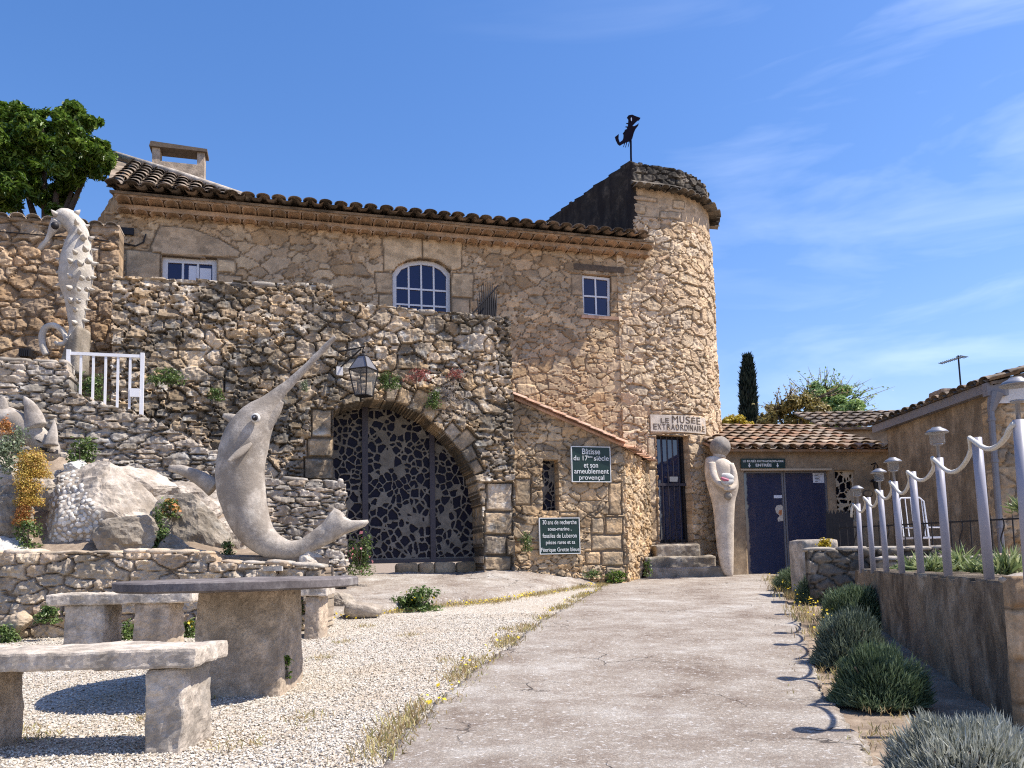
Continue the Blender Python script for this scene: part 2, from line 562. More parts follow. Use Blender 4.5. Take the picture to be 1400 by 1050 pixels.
M['black_render'] = stone_mat('lichen_render', [(.055, .046, .040), (.065, .055, .047)], (.03, .026, .024), ((.022, .018, .018), .8, 1.5), ((.15, .12, .09), .6, 3.5), zst=(3, 3, .6))
M['parapet'] = stone_mat('parapet_stone', [(.13, .115, .095), (.22, .19, .155), (.17, .145, .115), (.30, .26, .21)], (.05, .043, .036), ((.022, .020, .018), .9, 1.8), ((.38, .32, .22), .4, 5.0))
M['stucco'] = stone_mat('stucco', [(.52, .385, .25), (.55, .41, .27)], (.45, .35, .24), ((.16, .125, .09), .55, 1.2), ((.50, .42, .32), .4, 3.0), fine=.35)
M['dirty_stucco'] = stone_mat('streaked_stucco', [(.47, .36, .24), (.50, .385, .26)], (.3, .22, .15), ((.14, .105, .07), .7, 1.6), ((.46, .36, .25), .5, 1.7), fine=.5, zst=(1.8, 1.8, .7))
M['wall_render'] = stone_mat('cracked_render', [(.36, .285, .205), (.40, .32, .23)], (.25, .18, .12), ((.065, .05, .038), .8, 1.7), ((.52, .45, .36), .6, 3.2), fine=1.0, zst=(1.8, 1.8, 1.0))
M['tile'] = stone_mat('old_tile', [(.43, .22, .12), (.36, .29, .21), (.48, .27, .16), (.26, .21, .165), (.55, .40, .27), (.43, .36, .28)], (.2, .15, .1), ((.12, .10, .08), .5, 3.5), ((.50, .45, .37), .35, 5.0), fine=.3)
M['dark_tile'] = stone_mat('lichen_tile', [(.22, .18, .145), (.33, .26, .195), (.27, .22, .175), (.38, .27, .18)], (.1, .08, .06), ((.045, .04, .035), .7, 2.5), ((.36, .33, .28), .5, 5.0), fine=.3)
M['pink_tile'] = stone_mat('pink_tile', [(.55, .31, .20), (.60, .38, .27), (.50, .33, .24)], (.3, .2, .15), ((.2, .14, .1), .5, 3.0), fine=.2)
M['genoise'] = stone_mat('eave_tile', [(.46, .315, .20), (.53, .37, .24), (.43, .305, .20), (.51, .335, .21)], (.3, .22, .15), ((.16, .12, .08), .4, 2.0), ((.46, .38, .28), .3, 4.0), fine=.3)
M['concrete'] = stone_mat('cast_stone', [(.54, .465, .385), (.57, .495, .41)], (.4, .36, .3), ((.16, .14, .115), .6, 4.5), ((.60, .57, .52), .5, 6.0), fine=.7)
M['pink_concrete'] = stone_mat('rough_pillar', [(.50, .40, .30), (.54, .435, .33)], (.4, .33, .25), ((.20, .16, .12), .6, 5.5), ((.55, .49, .42), .5, 6.0), fine=.8)
M['slate'] = stone_mat('table_slab', [(.17, .15, .15), (.19, .17, .165)], (.1, .09, .09), ((.06, .05, .05), .5, 3.0), ((.36, .34, .31), .5, 7.0), fine=.3)
M['sculpt'] = stone_mat('cement_sculpture', [(.43, .38, .325), (.46, .41, .35)], (.4, .35, .3), ((.235, .20, .165), .8, 3.2), ((.54, .50, .44), .5, 5.0), fine=.55)
M['white_sculpt'] = stone_mat('white_sculpture', [(.52, .475, .41), (.56, .51, .445)], (.5, .46, .4), ((.40, .36, .30), .5, 5.0), ((.72, .69, .63), .5, 6.0), fine=.7)
M['cream_sculpt'] = stone_mat('cream_statue', [(.64, .55, .45), (.67, .58, .48)], (.5, .44, .37), ((.36, .30, .24), .5, 3.0), ((.66, .60, .52), .4, 5.0), fine=.4)
M['grey_head'] = stone_mat('grey_statue_head', [(.34, .30, .26), (.37, .33, .28)], (.3, .26, .22), ((.18, .16, .14), .6, 6.0), fine=.8)
M['boulder'] = stone_mat('boulder_stone', [(.48, .42, .35), (.54, .475, .40)], (.4, .33, .26), ((.22, .18, .14), .7, 3.0), ((.66, .63, .57), .6, 5), fine=1.0)
M['dark_boulder'] = stone_mat('grey_boulder_stone', [(.34, .295, .24), (.39, .335, .27)], (.3, .25, .2), ((.13, .11, .085), .75, 3.5), ((.56, .53, .47), .6, 6), fine=1.0)
M['pebble'] = stone_mat('white_pebble', [(.48, .46, .42), (.60, .58, .54), (.54, .50, .44)], (.5, .48, .45), fine=.15)
M['white_paint'] = plain_mat('white_paint', (.74, .74, .76), .45, var=.08)
M['post_paint'] = plain_mat('lilac_grey_paint', (.31, .305, .355), .45, var=.08)
M['glass'] = glass_mat('blue_glass', (.014, .014, .065))
M['door_glass'] = glass_mat('door_glass', (.026, .037, .085), .03)
M['door_glass'].node_tree.nodes['Principled BSDF'].inputs['IOR'].default_value = 1.85
M['dark_glass'] = glass_mat('mosaic_glass', (.010, .010, .024), .4, .12)
M['lattice'] = plain_mat('mosaic_mortar', (.17, .155, .135), .9, var=.45, scale=5, bump=.4)
M['pale_lattice'] = plain_mat('pale_mortar', (.55, .44, .31), .9, var=.15, scale=5)
M['iron'] = plain_mat('black_iron', (.022, .020, .022), .55, .3, var=.2)
M['bar'] = plain_mat('dark_bar', (.055, .048, .06), .5, .2, var=.2)
M['wood'] = plain_mat('old_wood', (.12, .09, .065), .85, var=.35, bump=.4)
M['vane'] = plain_mat('vane_iron', (.008, .006, .014), .9, 0, var=.3, spec=.03)
M['lead'] = plain_mat('grey_fascia', (.19, .185, .20), .6, var=.12)
M['zinc'] = plain_mat('zinc_pipe', (.20, .20, .22), .45, .3, var=.15)
M['alu'] = plain_mat('brushed_steel', (.26, .26, .27), .4, .5, var=.08)
M['rope'] = plain_mat('white_rope', (.66, .63, .56), .85, var=.12, scale=60, bump=.5)
M['sign_green'] = plain_mat('sign_green', (.010, .032, .027), .4, var=.1)
M['sign_white'] = plain_mat('sign_white', (.75, .76, .74), .5, var=.03)
M['paper'] = plain_mat('paper', (.72, .74, .80), .7, var=.04)
M['plaster'] = plain_mat('white_plaster', (.72, .70, .68), .9, var=.08, bump=.2)
M['bark'] = plain_mat('bark', (.12, .09, .07), .9, var=.35, scale=9, bump=.6)
M['soil'] = stone_mat('soil', [(.30, .23, .17), (.34, .27, .2)], (.25, .2, .15), ((.14, .105, .075), .6, 2.5), ((.42, .35, .27), .5, 7.0), fine=.9)
M['engrave'] = plain_mat('engraved_letter', (.11, .08, .055), .9, var=.2)
def clear_glass():
    b = NB('lamp_glass')
    tr = b.n('ShaderNodeBsdfTransparent'); mx = b.n('ShaderNodeMixShader'); mx.inputs[0].default_value = 0.15
    m = b.done((.5, .5, .48), .12, spec=.5)
    b.l(tr.outputs[0], mx.inputs[1]); b.l(b.bs.outputs[0], mx.inputs[2]); b.l(mx.outputs[0], b.out.inputs[0])
    return m
M['lamp_glass'] = clear_glass()
# ------------------------------------------------------------------ ground, gravel, path
def path_mat():
    b = NB('old_concrete')
    base = b.ramp(b.noise(1.3, 9, .72), [(.32, (.185, .14, .11)), (.44, (.30, .25, .205)), (.56, (.39, .345, .295)), (.7, (.54, .51, .465))])
    sp = b.ramp(b.voro(75, 'F1', 'Distance'), [(.12, 1.35), (.3, 1.0), (.55, .78)])
    base = b.mix(.85, base, sp, 'MULTIPLY')
    wh = b.ramp(b.noise(34, 6, .75), [(.55, 0.0), (.63, .85)])
    base = b.mix(wh, base, (.60, .58, .55))
    mo = b.ramp(b.noise(3.3, 6, .7), [(.52, 0.0), (.66, .6)])
    base = b.mix(mo, base, (.20, .155, .125))
    e = b.n('ShaderNodeTexVoronoi', feature='DISTANCE_TO_EDGE'); e.inputs['Scale'].default_value = 1.6
    wv = b.n('ShaderNodeTexNoise'); wv.inputs['Scale'].default_value = 2.4; wv.inputs['Detail'].default_value = 5
    ad = b.n('ShaderNodeMixRGB', blend_type='ADD'); ad.inputs[0].default_value = .55
    b.l(b.tcn.outputs['Object'], wv.inputs[0]); b.l(b.tcn.outputs['Object'], ad.inputs[1]); b.l(wv.outputs['Color'], ad.inputs[2]); b.l(ad.outputs[0], e.inputs['Vector'])
    ck = b.ramp(e.outputs['Distance'], [(.004, 1.0), (.012, 0.0)])
    ck = b.math('MULTIPLY', ck, b.ramp(b.noise(.9, 3), [(.53, 0.0), (.60, .8)]))
    base = b.mix(ck, base, (.06, .05, .045))
    nb = b.bump(b.noise(60, 6, .75), .75, .02)
    nb = b.bump(b.math('MULTIPLY', ck, -1), .8, .02, nb)
    return b.done(base, .95, nb, spec=.15)
def gravel_mat():
    b = NB('white_gravel')
    R, Gc, Bc = b.attr()
    v = b.n('ShaderNodeTexVoronoi', feature='F1'); v.inputs['Scale'].default_value = 62
    b.vec(v)
    q = b.n('ShaderNodeSeparateColor'); b.l(v.outputs['Color'], q.inputs[0])
    c = b.ramp(q.outputs[0], [(0, (.32, .26, .20)), (.25, (.465, .405, .33)), (.6, (.55, .50, .425)), (1, (.63, .59, .52))])
    c2 = b.ramp(R, [(0, (.26, .21, .155)), (.18, (.43, .375, .30)), (.5, (.54, .49, .415)), (1, (.68, .65, .59))])
    c = b.mix(Gc, c, c2)
    gp = b.ramp(v.outputs['Distance'], [(.45, 1.0), (.8, .55)])
    c = b.mix(b.math('SUBTRACT', 1.0, Gc), c, b.mix(1.0, c, gp, 'MULTIPLY'))
    d = b.ramp(b.noise(1.6, 6, .65), [(.48, 0.0), (.7, .55)])
    c = b.mix(d, c, (.42, .34, .25))
    nb = b.bump(b.math('SUBTRACT', 1.0, v.outputs['Distance']), .9, .012)
    return b.done(c, .9, nb, spec=.2)
M['path'] = path_mat(); M['gravel'] = gravel_mat()

gm = MB()
ys = [-25, 5, 16, 60, 400, 1500]
xs = [-1500, -60, -12, 0, 12, 60, 1500]
gm.add([(x, y, gz(y) - 0.012) for y in ys for x in xs], [(j * 7 + i, j * 7 + i + 1, j * 7 + i + 8, j * 7 + i + 7) for j in range(5) for i in range(6)])
tag(gm.build('ground', M['soil']), 'bare brown soil under the whole yard', 'ground', kind='structure')

pl = [(850, 796), (835, 797), (780, 830), (740, 852), (700, 884), (650, 920), (600, 962), (555, 1010), (530, 1049)]
prt = [(1050, 788), (1062, 802), (1090, 850), (1108, 900), (1128, 960), (1180, 1018), (1185, 1049)]
PL = [G(*p).xy for p in pl]; PR = [G(*p).xy for p in prt]
path_poly = [tuple(p) for p in PL] + [(PL[-1].x - .25, 2.2), (PL[-1].x - .5, 0.6), (PR[-1].x + .1, 0.6)] + [tuple(p) for p in PR[::-1]] + [(5.5, 16.2), (5.5, 17.6), (3.0, 17.6)]
def flat_map(off):
    return lambda u, v, h: np.stack([u, v, gzn(v) + off + h], -1)
def path_h(u, v):
    q = np.stack([u, v], -1)
    return .012 * vn(q, 1.3, 5, 4) + .003 * vn(q, 22, 6, 2), np.stack([0 * u + .5, 0 * u, 0 * u], -1)
o = sheet('path', flat_map(.022), min(p[0] for p in path_poly), max(p[0] for p in path_poly), .6, 17.6, .035, lambda u, v: pip(u, v, path_poly), path_h, .05, M['path'], edge=.03)
tag(o, 'worn grey concrete path with cracks leading up to the tower', 'path', kind='structure')

PLATF = [(380, 852), (470, 845), (520, 841), (600, 830), (680, 823), (760, 809), (835, 797), (852, 794)]
PF = [G(*p) for p in PLATF]
gpoly = [tuple(p.xy) for p in PF[::-1]] + [(-8, 9.2), (-8, .6), (PL[-1].x - .2, .6)] + [(p.x + .06, p.y) for p in PL[::-1]]
rg = np.random.default_rng(7)
def gravel_h(u, v):
    q = np.stack([u, v], -1)
    return .010 * vn(q, 2.0, 15, 3) + .006 * vn(q, 30, 16, 2), np.stack([0 * u + .5, 0 * u, 0 * u], -1)
gs = sheet('gravel', flat_map(.003), -8, 2.4, .6, 15.2, .04, lambda u, v: pip(u, v, gpoly), gravel_h, 0, M['gravel'], edge=.05)
# loose pebbles near the camera, joined into the gravel sheet
n = 64000
yy = 2.6 + 7.5 * rg.random(n) ** 1.7
xx = -.70 * yy + rg.random(n) * (.70 * yy + 1.0)
k = pip(xx, yy, gpoly)
xx, yy = xx[k], yy[k]; n = len(xx)
s = .0045 + .006 * rg.random(n) ** 1.5
octv = np.array([(1, 0, 0), (0, 1, 0), (-1, 0, 0), (0, -1, 0), (0, 0, 1), (0, 0, -1)], float)
octf = np.array([(0, 1, 4), (1, 2, 4), (2, 3, 4), (3, 0, 4), (1, 0, 5), (2, 1, 5), (3, 2, 5), (0, 3, 5)])
V = octv[None] * (np.stack([s, s * (.6 + .5 * rg.random(n)), s * (.5 + .4 * rg.random(n))], -1))[:, None, :]
V = V * (1 + .35 * (rg.random(V.shape) - .5))
an = rg.random(n) * 6.283
c_, s_ = np.cos(an)[:, None], np.sin(an)[:, None]
V = np.stack([V[..., 0] * c_ - V[..., 1] * s_, V[..., 0] * s_ + V[..., 1] * c_, V[..., 2] + .3 * V[..., 0]], -1)
gh = gravel_h(xx, yy)[0]
V += np.stack([xx, yy, gzn(yy) + .006 + gh + s * .3], -1)[:, None, :]
Fc = (octf[None] + (np.arange(n) * 6)[:, None, None]).reshape(-1, 3)
cc = np.repeat(np.stack([rg.random(n), np.ones(n), rg.random(n)], -1), 6, 0)
me = gs.data
nv0, np0 = len(me.vertices), len(me.polygons)
co0 = np.empty(nv0 * 3, np.float32); me.vertices.foreach_get('co', co0)
li0 = np.empty(len(me.loops), np.int32); me.loops.foreach_get('vertex_index', li0)
ca0 = np.empty(nv0 * 4, np.float32); me.attributes['col'].data.foreach_get('color', ca0)
D.objects.remove(gs)
go = link_mesh('gravel', np.concatenate([co0.reshape(-1, 3), V.reshape(-1, 3)]), np.concatenate([li0, Fc.ravel() + nv0]),
               np.concatenate([np.arange(np0) * 4, np0 * 4 + np.arange(len(Fc)) * 3]), M['gravel'], None,
               np.concatenate([ca0.reshape(-1, 4)[:, :3], cc]), False)
tag(go, 'white crushed gravel spread around the stone table', 'gravel', kind='stuff')

# ------------------------------------------------------------------ frames of the walls
EX, EY = 10.28, 2.85
FAC = Frame(-7.24, 14.65, EX, EY)
TER = Frame(0, 14.32, EX, EY)
PAR = Frame(-2.5, 12.0, EX, EY)
ANX = Frame(0, 14.43, EX, EY)
GAR = Frame(-7.4, 13.3, EX, EY)
ENT = Frame(4.75, 17.3, .986, .17)
RH = Frame(8.18, 17.0, 0, -1)
def inpoly(out, holes=()):
    def f(u, v):
        k = pip(u, v, out)
        for h in holes: k &= ~pip(u, v, h)
        return k
    return f
def bounds(poly):
    a = [p[0] for p in poly]; b = [p[1] for p in poly]
    return min(a) - .05, max(a) + .05, min(b) - .05, max(b) + .05
def tile_row(mb, mp, u0, u1, z, h0, h1, r, seed=1, droop=0.0, thick=.016, step=None, seg=7, open_=None):
    """row of half-round tiles poking out of a wall: mp(u, z, h) -> point"""
    rn = random.Random(seed)
    step = step or r * 2.05
    n = max(1, int(round((u1 - u0) / step)))
    st = (u1 - u0) / n
    for i in range(n):
        uc = u0 + (i + .5) * st + rn.uniform(-.008, .008)
        hh = h1 + rn.uniform(-.025, .02); zz = z + rn.uniform(-.012, .012)
        rr = r * rn.uniform(.93, 1.02)
        vs = []
        for (h, dz, q) in ((h0, 0, rr * .85), (hh, -droop, rr)):
            for s_ in (0, thick):
                for j in range(seg + 1):
                    a = math.pi * j / seg
                    vs.append(mp(uc - math.cos(a) * (q - s_), zz + dz + math.sin(a) * (q - s_) * .62, h))
        m = seg + 1
        fs = []
        for j in range(seg):
            fs.append((j, j + 1, 2 * m + j + 1, 2 * m + j)[::-1])
            fs.append((m + j, m + j + 1, 3 * m + j + 1, 3 * m + j))
            fs.append((2 * m + j, 2 * m + j + 1, 3 * m + j + 1, 3 * m + j)[::-1])
        fs += [(0, 2 * m, 3 * m, m), (seg, m + seg, 3 * m + seg, 2 * m + seg)]
        mb.add(vs, fs, c=rn.random(), b=rn.random())
def canal_roof(mb, o, e, s, width, length, r=.095, pitch=.36, keep=None, seed=1, seg=7, tl=.44):
    """mission tiles: o eave corner, e along the eave, s up the slope"""
    rn = random.Random(seed)
    o, e, s = Vector(o), Vector(e).normalized(), Vector(s).normalized()
    n = e.cross(s).normalized()
    st = r * 2.25
    nu, nr = int(width / st), int(length / pitch) + 1
    for j in range(nr):
        for i in range(nu):
            u = (i + .5) * st + rn.uniform(-.012, .012); d = j * pitch + rn.uniform(-.03, .02)
            if keep and not keep(u, d): continue
            d1 = min(d + tl, length + .1)
            ra, rb = r * rn.uniform(.98, 1.06), r * .80
            tw = rn.uniform(-.02, .02)
            vs = []
            for (dd, q, lift, t) in ((d, ra, .038, 0), (d1, rb, .0, tw)):
                for th in (0, .013):
                    for k in range(seg + 1):
                        a = math.pi * k / seg
                        vs.append(o + e * (u + t - math.cos(a) * (q - th)) + s * dd + n * (lift + math.sin(a) * (q - th) * .52))
            m = seg + 1; fs = []
            for k in range(seg):
                fs.append((k, k + 1, 2 * m + k + 1, 2 * m + k)[::-1])
                fs.append((k, k + 1, m + k + 1, m + k))
                fs.append((m + k, m + k + 1, 3 * m + k + 1, 3 * m + k))
            mb.add(vs, fs, c=rn.random(), b=rn.random())
            # channel tile between the covers
            vs = []
            for dd, lift in ((d - .03, .03), (d1, .0)):
                for k in range(4):
                    a = math.pi * k / 3
                    vs.append(o + e * (u + st / 2 - math.cos(a) * r * .8) + s * dd + n * (lift + .012 - math.sin(a) * .05))
            mb.add(vs, [(k, k + 1, 4 + k + 1, 4 + k)[::-1] for k in range(3)], c=rn.random(), b=rn.random())
def voronoi_lattice(name, fr, u0, u1, v0, v1, h, cell, wdt, seed, res, mat, parent, inside=None):
    def cells(u, v):
        q = np.stack([u, v], -1)
        e = stones(u, v, cell, cell * 1.15, seed, 1.6, .5, .7)
        return e[0] + np.where(e[2] < .12, -9, 0)
    def ins(u, v):
        k = (cells(u, v) < wdt * (1 + .55 * vn(np.stack([u, v], -1), 2.6, seed + 8, 2))) | (u < u0 + .03) | (u > u1 - .03) | (v < v0 + .03) | (v > v1 - .03)
        return k & inside(u, v) if inside else k
    hf = lambda u, v: (h + .006 * vn(np.stack([u, v], -1), 12, seed, 2), np.stack([.5 + .5 * vn(np.stack([u, v], -1), 2, seed + 1, 2), 0 * u, 0 * u], -1))
    return sheet(name, fr.np, u0, u1, v0, v1, res, ins, hf, .03 - h, mat, parent, edge=0)

# ------------------------------------------------------------------ the long stone house
house = thing('stone_house', 'long two-storey rubble stone house with tiled eaves behind the terrace', 'house', FAC.p(0, .3))
ZW = FAC.uv(530, 327)[1]
UE = (2.75 - FAC.o.x) / FAC.e.x
W1 = FAC.poly([(221, 349), (297, 353), (297, 440), (219, 440)])
w2pts = [(537, 440), (537, 372), (545, 361), (558, 355.5), (577, 353), (596, 356), (608, 362), (617, 372), (617, 440)]
W2 = FAC.poly(w2pts)
W3 = FAC.poly([(796, 374), (835, 378), (835, 434), (797, 430)])
pl_ = lambda pts, h=.02, t=.55: (FAC.poly(pts), h, t)
plates = [pl_([(206, 337), (219, 308), (262, 312), (300, 327), (329, 345), (326, 353), (296, 353), (221, 349), (208, 345)], .035, .95),
          pl_([(523, 321), (577, 324), (577, 353), (556, 357), (538, 371), (524, 371)], .03, .8),
          pl_([(577, 324), (632, 328), (631, 368), (617, 371), (600, 358), (577, 353)], .03, .72),
          pl_([(512, 373), (537, 373), (537, 402), (514, 401)], .03, .6), pl_([(518, 403), (537, 403), (537, 436), (517, 436)], .03, .8),
          pl_([(617, 373), (648, 375), (646, 408), (617, 406)], .03, .7), pl_([(617, 408), (642, 409), (642, 440), (617, 440)], .03, .9),
          pl_([(172, 341), (219, 346), (219, 392), (170, 390)], .03, .6), pl_([(297, 354), (322, 357), (322, 375), (297, 373)], .03, .75),
          pl_([(297, 375), (330, 378), (330, 394), (297, 393)], .03, .6),
          pl_([(835, 377), (866, 380), (864, 402), (835, 400)], .02, .3), pl_([(780, 374), (796, 375), (796, 404), (781, 403)], .02, .5)]
out = [(0, .4), (UE, .4), (UE, ZW + .05), (0, ZW + .05)]
sheet('wall', FAC.np, -.36, UE, 2.0, ZW + .06, .026, inpoly([(-1, 1), (UE + 1, 1), (UE + 1, 20), (-1, 20)], [W1, W2, W3]),
      masonry(.29, .165, .030, 11, plates, zones=(lambda u, v: (vn(np.stack([u, v], -1), 1.5, 18, 3) > .08) * 1.0, .18, .095), rough=.013, wt=.9, jit=.47, gap=(.02, .14), p=3.2), .28, M['facade'], house, False, edge=.006)
# left end wall, body behind
lw = Frame(-9.9, 18.0, FAC.o.x + 9.9, 14.65 - 18.0)
LL = math.hypot(FAC.o.x + 9.9, 14.65 - 18.0)
sheet('end_wall', lw.np, 0, LL, 3.0, ZW + .8, .05, lambda u, v: u > -1, masonry(.3, .2, .03, 12), 0, M['facade'], house)
# eave: two rows of corbelled tiles under the roof tiles
cm = MB()
UX = UE + .42
tile_row(cm, FAC.p, -.12, UX, ZW + .02, 0, .21, .135, 1)
tile_row(cm, FAC.p, -.12, UX, ZW + .175, 0, .41, .135, 2)
for z0, hh in ((ZW + .075, .19), (ZW + .23, .39)):
    cm.fbox(FAC, -.12, UX, z0, z0 + .095, -.05, hh, c=.4)
cm.build('cornice', M['genoise'], house)
rm = MB()
pit = rad(15)
ro = FAC.p(-.25, ZW + .335, .62)
canal_roof(rm, ro, FAC.e, -FAC.n * math.cos(pit) + Vector((0, 0, math.sin(pit))), UX + .3, 4.6, .13, .40, seed=4)
p0, p1 = FAC.p(-.2, ZW + .318, .42), FAC.p(UX, ZW + .318, .42)
sv = (-FAC.n * math.cos(pit) + Vector((0, 0, math.sin(pit)))) * 4.7
dn = Vector((0, 0, -.05))
rm.box8([p0 + dn, p1 + dn, p1 + sv + dn, p0 + sv + dn, p0, p1, p1 + sv, p0 + sv], c=.3)
# steeper wing at the left end that rises to the chimney
q0, q1, q2 = FAC.p(-.25, ZW + .40, .45), FAC.p(2.25, ZW + .40, .35), U(157, 214, 17.2)
eW = (q1 - q0).normalized(); sW = (q2 - q0); sW = (sW - eW * sW.dot(eW)); lenW = sW.length
du = (q2 - q0).dot(eW); wW = (q1 - q0).length
canal_roof(rm, q0, eW, sW, wW + .3, lenW, .12, .36, keep=lambda u, d: du * d / lenW - .15 < u < wW + (du - wW) * d / lenW + .05, seed=9)
rm.add([q0 + dn, q1 + dn, q2 + dn], [(0, 1, 2)], c=.3)
rm.add([q1, q2, q2 + Vector((.9, 2.5, -1.2)), q1 + Vector((.9, 2.5, -1.2))], [(0, 1, 2, 3)], c=.2)
roof = rm.build('roof', M['dark_tile'], house)
vm = MB()
vm.tube([q1 + Vector((0, 0, .05)), q1 * .5 + q2 * .5 + Vector((0, 0, .07)), q2 + Vector((0, 0, .06))], [.07, .075, .07], 8)
vm.rough(.02, 5, 3).build('ridge_mortar', M['boulder'], roof, True)
# chimney
CH = Frame(U(205, 250, 17.3).x, 17.3, EX, EY)
ca = CH.uv(207, 262); cb = CH.uv(279, 262)
zc0, zc1, zc2 = CH.uv(240, 275)[1] - .4, CH.uv(240, 214)[1], CH.uv(240, 207.5)[1]
cu0, cu1 = ca[0], cb[0]
cm = MB()
cm.fbox(CH, cu0, cu1, zc0, zc1 - .14, -.32, 0)
cm.fbox(CH, cu0, cu0 + .16, zc1 - .14, zc2 + .05, -.32, 0); cm.fbox(CH, cu1 - .16, cu1, zc1 - .14, zc2 + .05, -.32, 0)
chim = cm.build('chimney', M['pink_concrete'], roof)
c2 = MB(); c2.prism(CH, [(cu0 - .06, zc2 + .05), (cu1 + .06, zc2 + .05), (cu1 + .06, zc2 + .12), (cu0 - .03, zc2 + .17)], -.38, .06)
c2.build('cap', M['wood'], chim)
# windows
def window(fr, pts, hin, parent, cols, rows, fw=.055, mw=.022, arch=None, name='window'):
    us = [p[0] for p in pts]; vs = [p[1] for p in pts]
    u0, u1, v0, v1 = min(us), max(us), min(vs), max(vs)
    n = len(pts); mb = MB()
    cx, cy = (u0 + u1) / 2, (v0 + v1) / 2
    inner = [(cx + (u - cx) * (1 - 2 * fw / (u1 - u0)), cy + (v - cy) * (1 - 2 * fw / (v1 - v0))) for u, v in pts]
    P = fr.p
    for i in range(n):
        j = (i + 1) % n
        a, b, c, d = pts[i], pts[j], inner[j], inner[i]
        mb.add([P(*a, hin), P(*b, hin), P(*c, hin), P(*d, hin), P(*a, hin - .06), P(*b, hin - .06), P(*c, hin - .06), P(*d, hin - .06)],
               [(0, 1, 2, 3), (3, 2, 6, 7), (1, 0, 4, 5)])
    def top(u):
        best = v1
        for i in range(n):
            (x1, y1), (x2, y2) = inner[i], inner[(i + 1) % n]
            if min(x1, x2) <= u <= max(x1, x2) and x1 != x2:
                y = y1 + (y2 - y1) * (u - x1) / (x2 - x1)
                if y > cy: best = y
        return best
    iu0, iu1 = min(p[0] for p in inner), max(p[0] for p in inner); iv0, iv1 = min(p[1] for p in inner), max(p[1] for p in inner)
    for k in range(1, cols):
        u = iu0 + (iu1 - iu0) * k / cols
        mb.fbox(fr, u - mw / 2, u + mw / 2, iv0, top(u), hin - .05, hin - .008)
    for v in rows:
        mb.fbox(fr, iu0, iu1, v - mw / 2, v + mw / 2, hin - .048, hin - .010)
    o = mb.build(name, M['white_paint'], parent)
    g = MB(); g.prism(fr, inner, hin - .04, hin - .035)
    g.build('pane', M['glass'], o)
    return o
def shrink(pts, d):
    return pts
w1 = window(FAC, W1, -.10, house, 3, [], .10, .04)
cw = MB()
a, b = FAC.uv(257, 365), FAC.uv(270, 440); cw.fbox(FAC, a[0], b[0], b[1], FAC.uv(257, 360)[1], -.134, -.128)
a, b = FAC.uv(272, 365), FAC.uv(287, 440); cw.fbox(FAC, a[0], b[0], b[1], FAC.uv(272, 363)[1], -.134, -.128)
cw.build('curtain', M['paper'], w1)
zr = [FAC.uv(577, 393)[1], FAC.uv(577, 415)[1]]
window(FAC, W2, -.12, house, 4, zr, .09, .036)
w3 = window(FAC, [FAC.uv(796, 375), FAC.uv(835, 379), FAC.uv(835, 434), FAC.uv(797, 430)], -.06, house, 2, [FAC.uv(815, 404)[1]], .055, .035)
sb = MB(); a, b = FAC.uv(794, 431), FAC.uv(845, 440); sb.fbox(FAC, a[0], b[0], a[1] - .07, a[1], -.1, .06)
sb.build('sill', M['pink_tile'], w3)
a, b = FAC.uv(783, 360), FAC.uv(853, 372)
rbox([FAC.p(a[0], a[1] - .16, .045), FAC.p(b[0], a[1] - .16, .045), FAC.p(b[0], a[1] - .16, -.2), FAC.p(a[0], a[1] - .16, -.2),
      FAC.p(a[0], a[1], .045), FAC.p(b[0], a[1], .045), FAC.p(b[0], a[1], -.2), FAC.p(a[0], a[1], -.2)], .06, .012, 9, 4).build('lintel', M['wood'], house)
# wires on the left corner
wb = MB()
wb.tube([FAC.p(*FAC.uv(150, 330), .06), FAC.p(*FAC.uv(186, 338), .06), FAC.p(*FAC.uv(197, 333), .06), FAC.p(*FAC.uv(200, 322), .06)], .016, 5)
wb.fbox(FAC, FAC.uv(166, 312)[0], FAC.uv(184, 312)[0], FAC.uv(170, 322)[1], FAC.uv(170, 313)[1], .03, .08)
wb.build('cable', M['iron'], house)

# ------------------------------------------------------------------ round tower
TC, TR = Vector((2.97, 19.70, 0)), 2.12
tower = thing('round_tower', 'round stone tower with a sloping dark top and barred door', 'tower', (2.97, 19.66, .4))
TA0 = math.asin(FAC.n.x)
def tw(u, v, h):
    R = TR + .07 * (1 - np.clip((v - .4) / 8, 0, 1)) + h
    a = np.maximum(u / TR, TA0); st = np.minimum(u - TR * TA0, 0)      # flat along the house front, then round
    return np.stack([TC.x + R * np.sin(a) + FAC.e.x * st, TC.y - R * np.cos(a) + FAC.e.y * st, v + 0 * u], -1)
def twp(u, v, h=0.0):
    return Vector(tw(np.array(u, float), np.array(v, float), np.array(h, float)).tolist())
def tuv(px, py):
    d = ray(px, py); R = TR + .05
    ox, oy = CAMP.x - TC.x, CAMP.y - TC.y
    A = d.x ** 2 + d.y ** 2; B = 2 * (ox * d.x + oy * d.y); C = ox ** 2 + oy ** 2 - R * R
    disc = max(0, B * B - 4 * A * C)
    t = (-B - math.sqrt(disc)) / (2 * A)
    q = CAMP + d * t
    a = math.atan2(q.x - TC.x, -(q.y - TC.y))
    if a < TA0:
        pc = TC + FAC.n * R
        t = (pc - CAMP).dot(FAC.n) / d.dot(FAC.n)
        q = CAMP + d * t
        return TR * TA0 + (q - pc).dot(FAC.e), q.z
    return TR * a, q.z
ZT = tuv(864, 221)[1]; ZC = tuv(866, 258)[1]
uc = tuv(862, 250)[0]; ul = tuv(848, 500)[0]
ZR_ = ZW + .6
TD = [tuv(896, 594), tuv(940, 596), tuv(942, 742), tuv(899, 742)]
TD = [(TD[0][0], TD[0][1]), (TD[1][0], TD[0][1]), (TD[1][0], TD[2][1]), (TD[0][0], TD[2][1])]
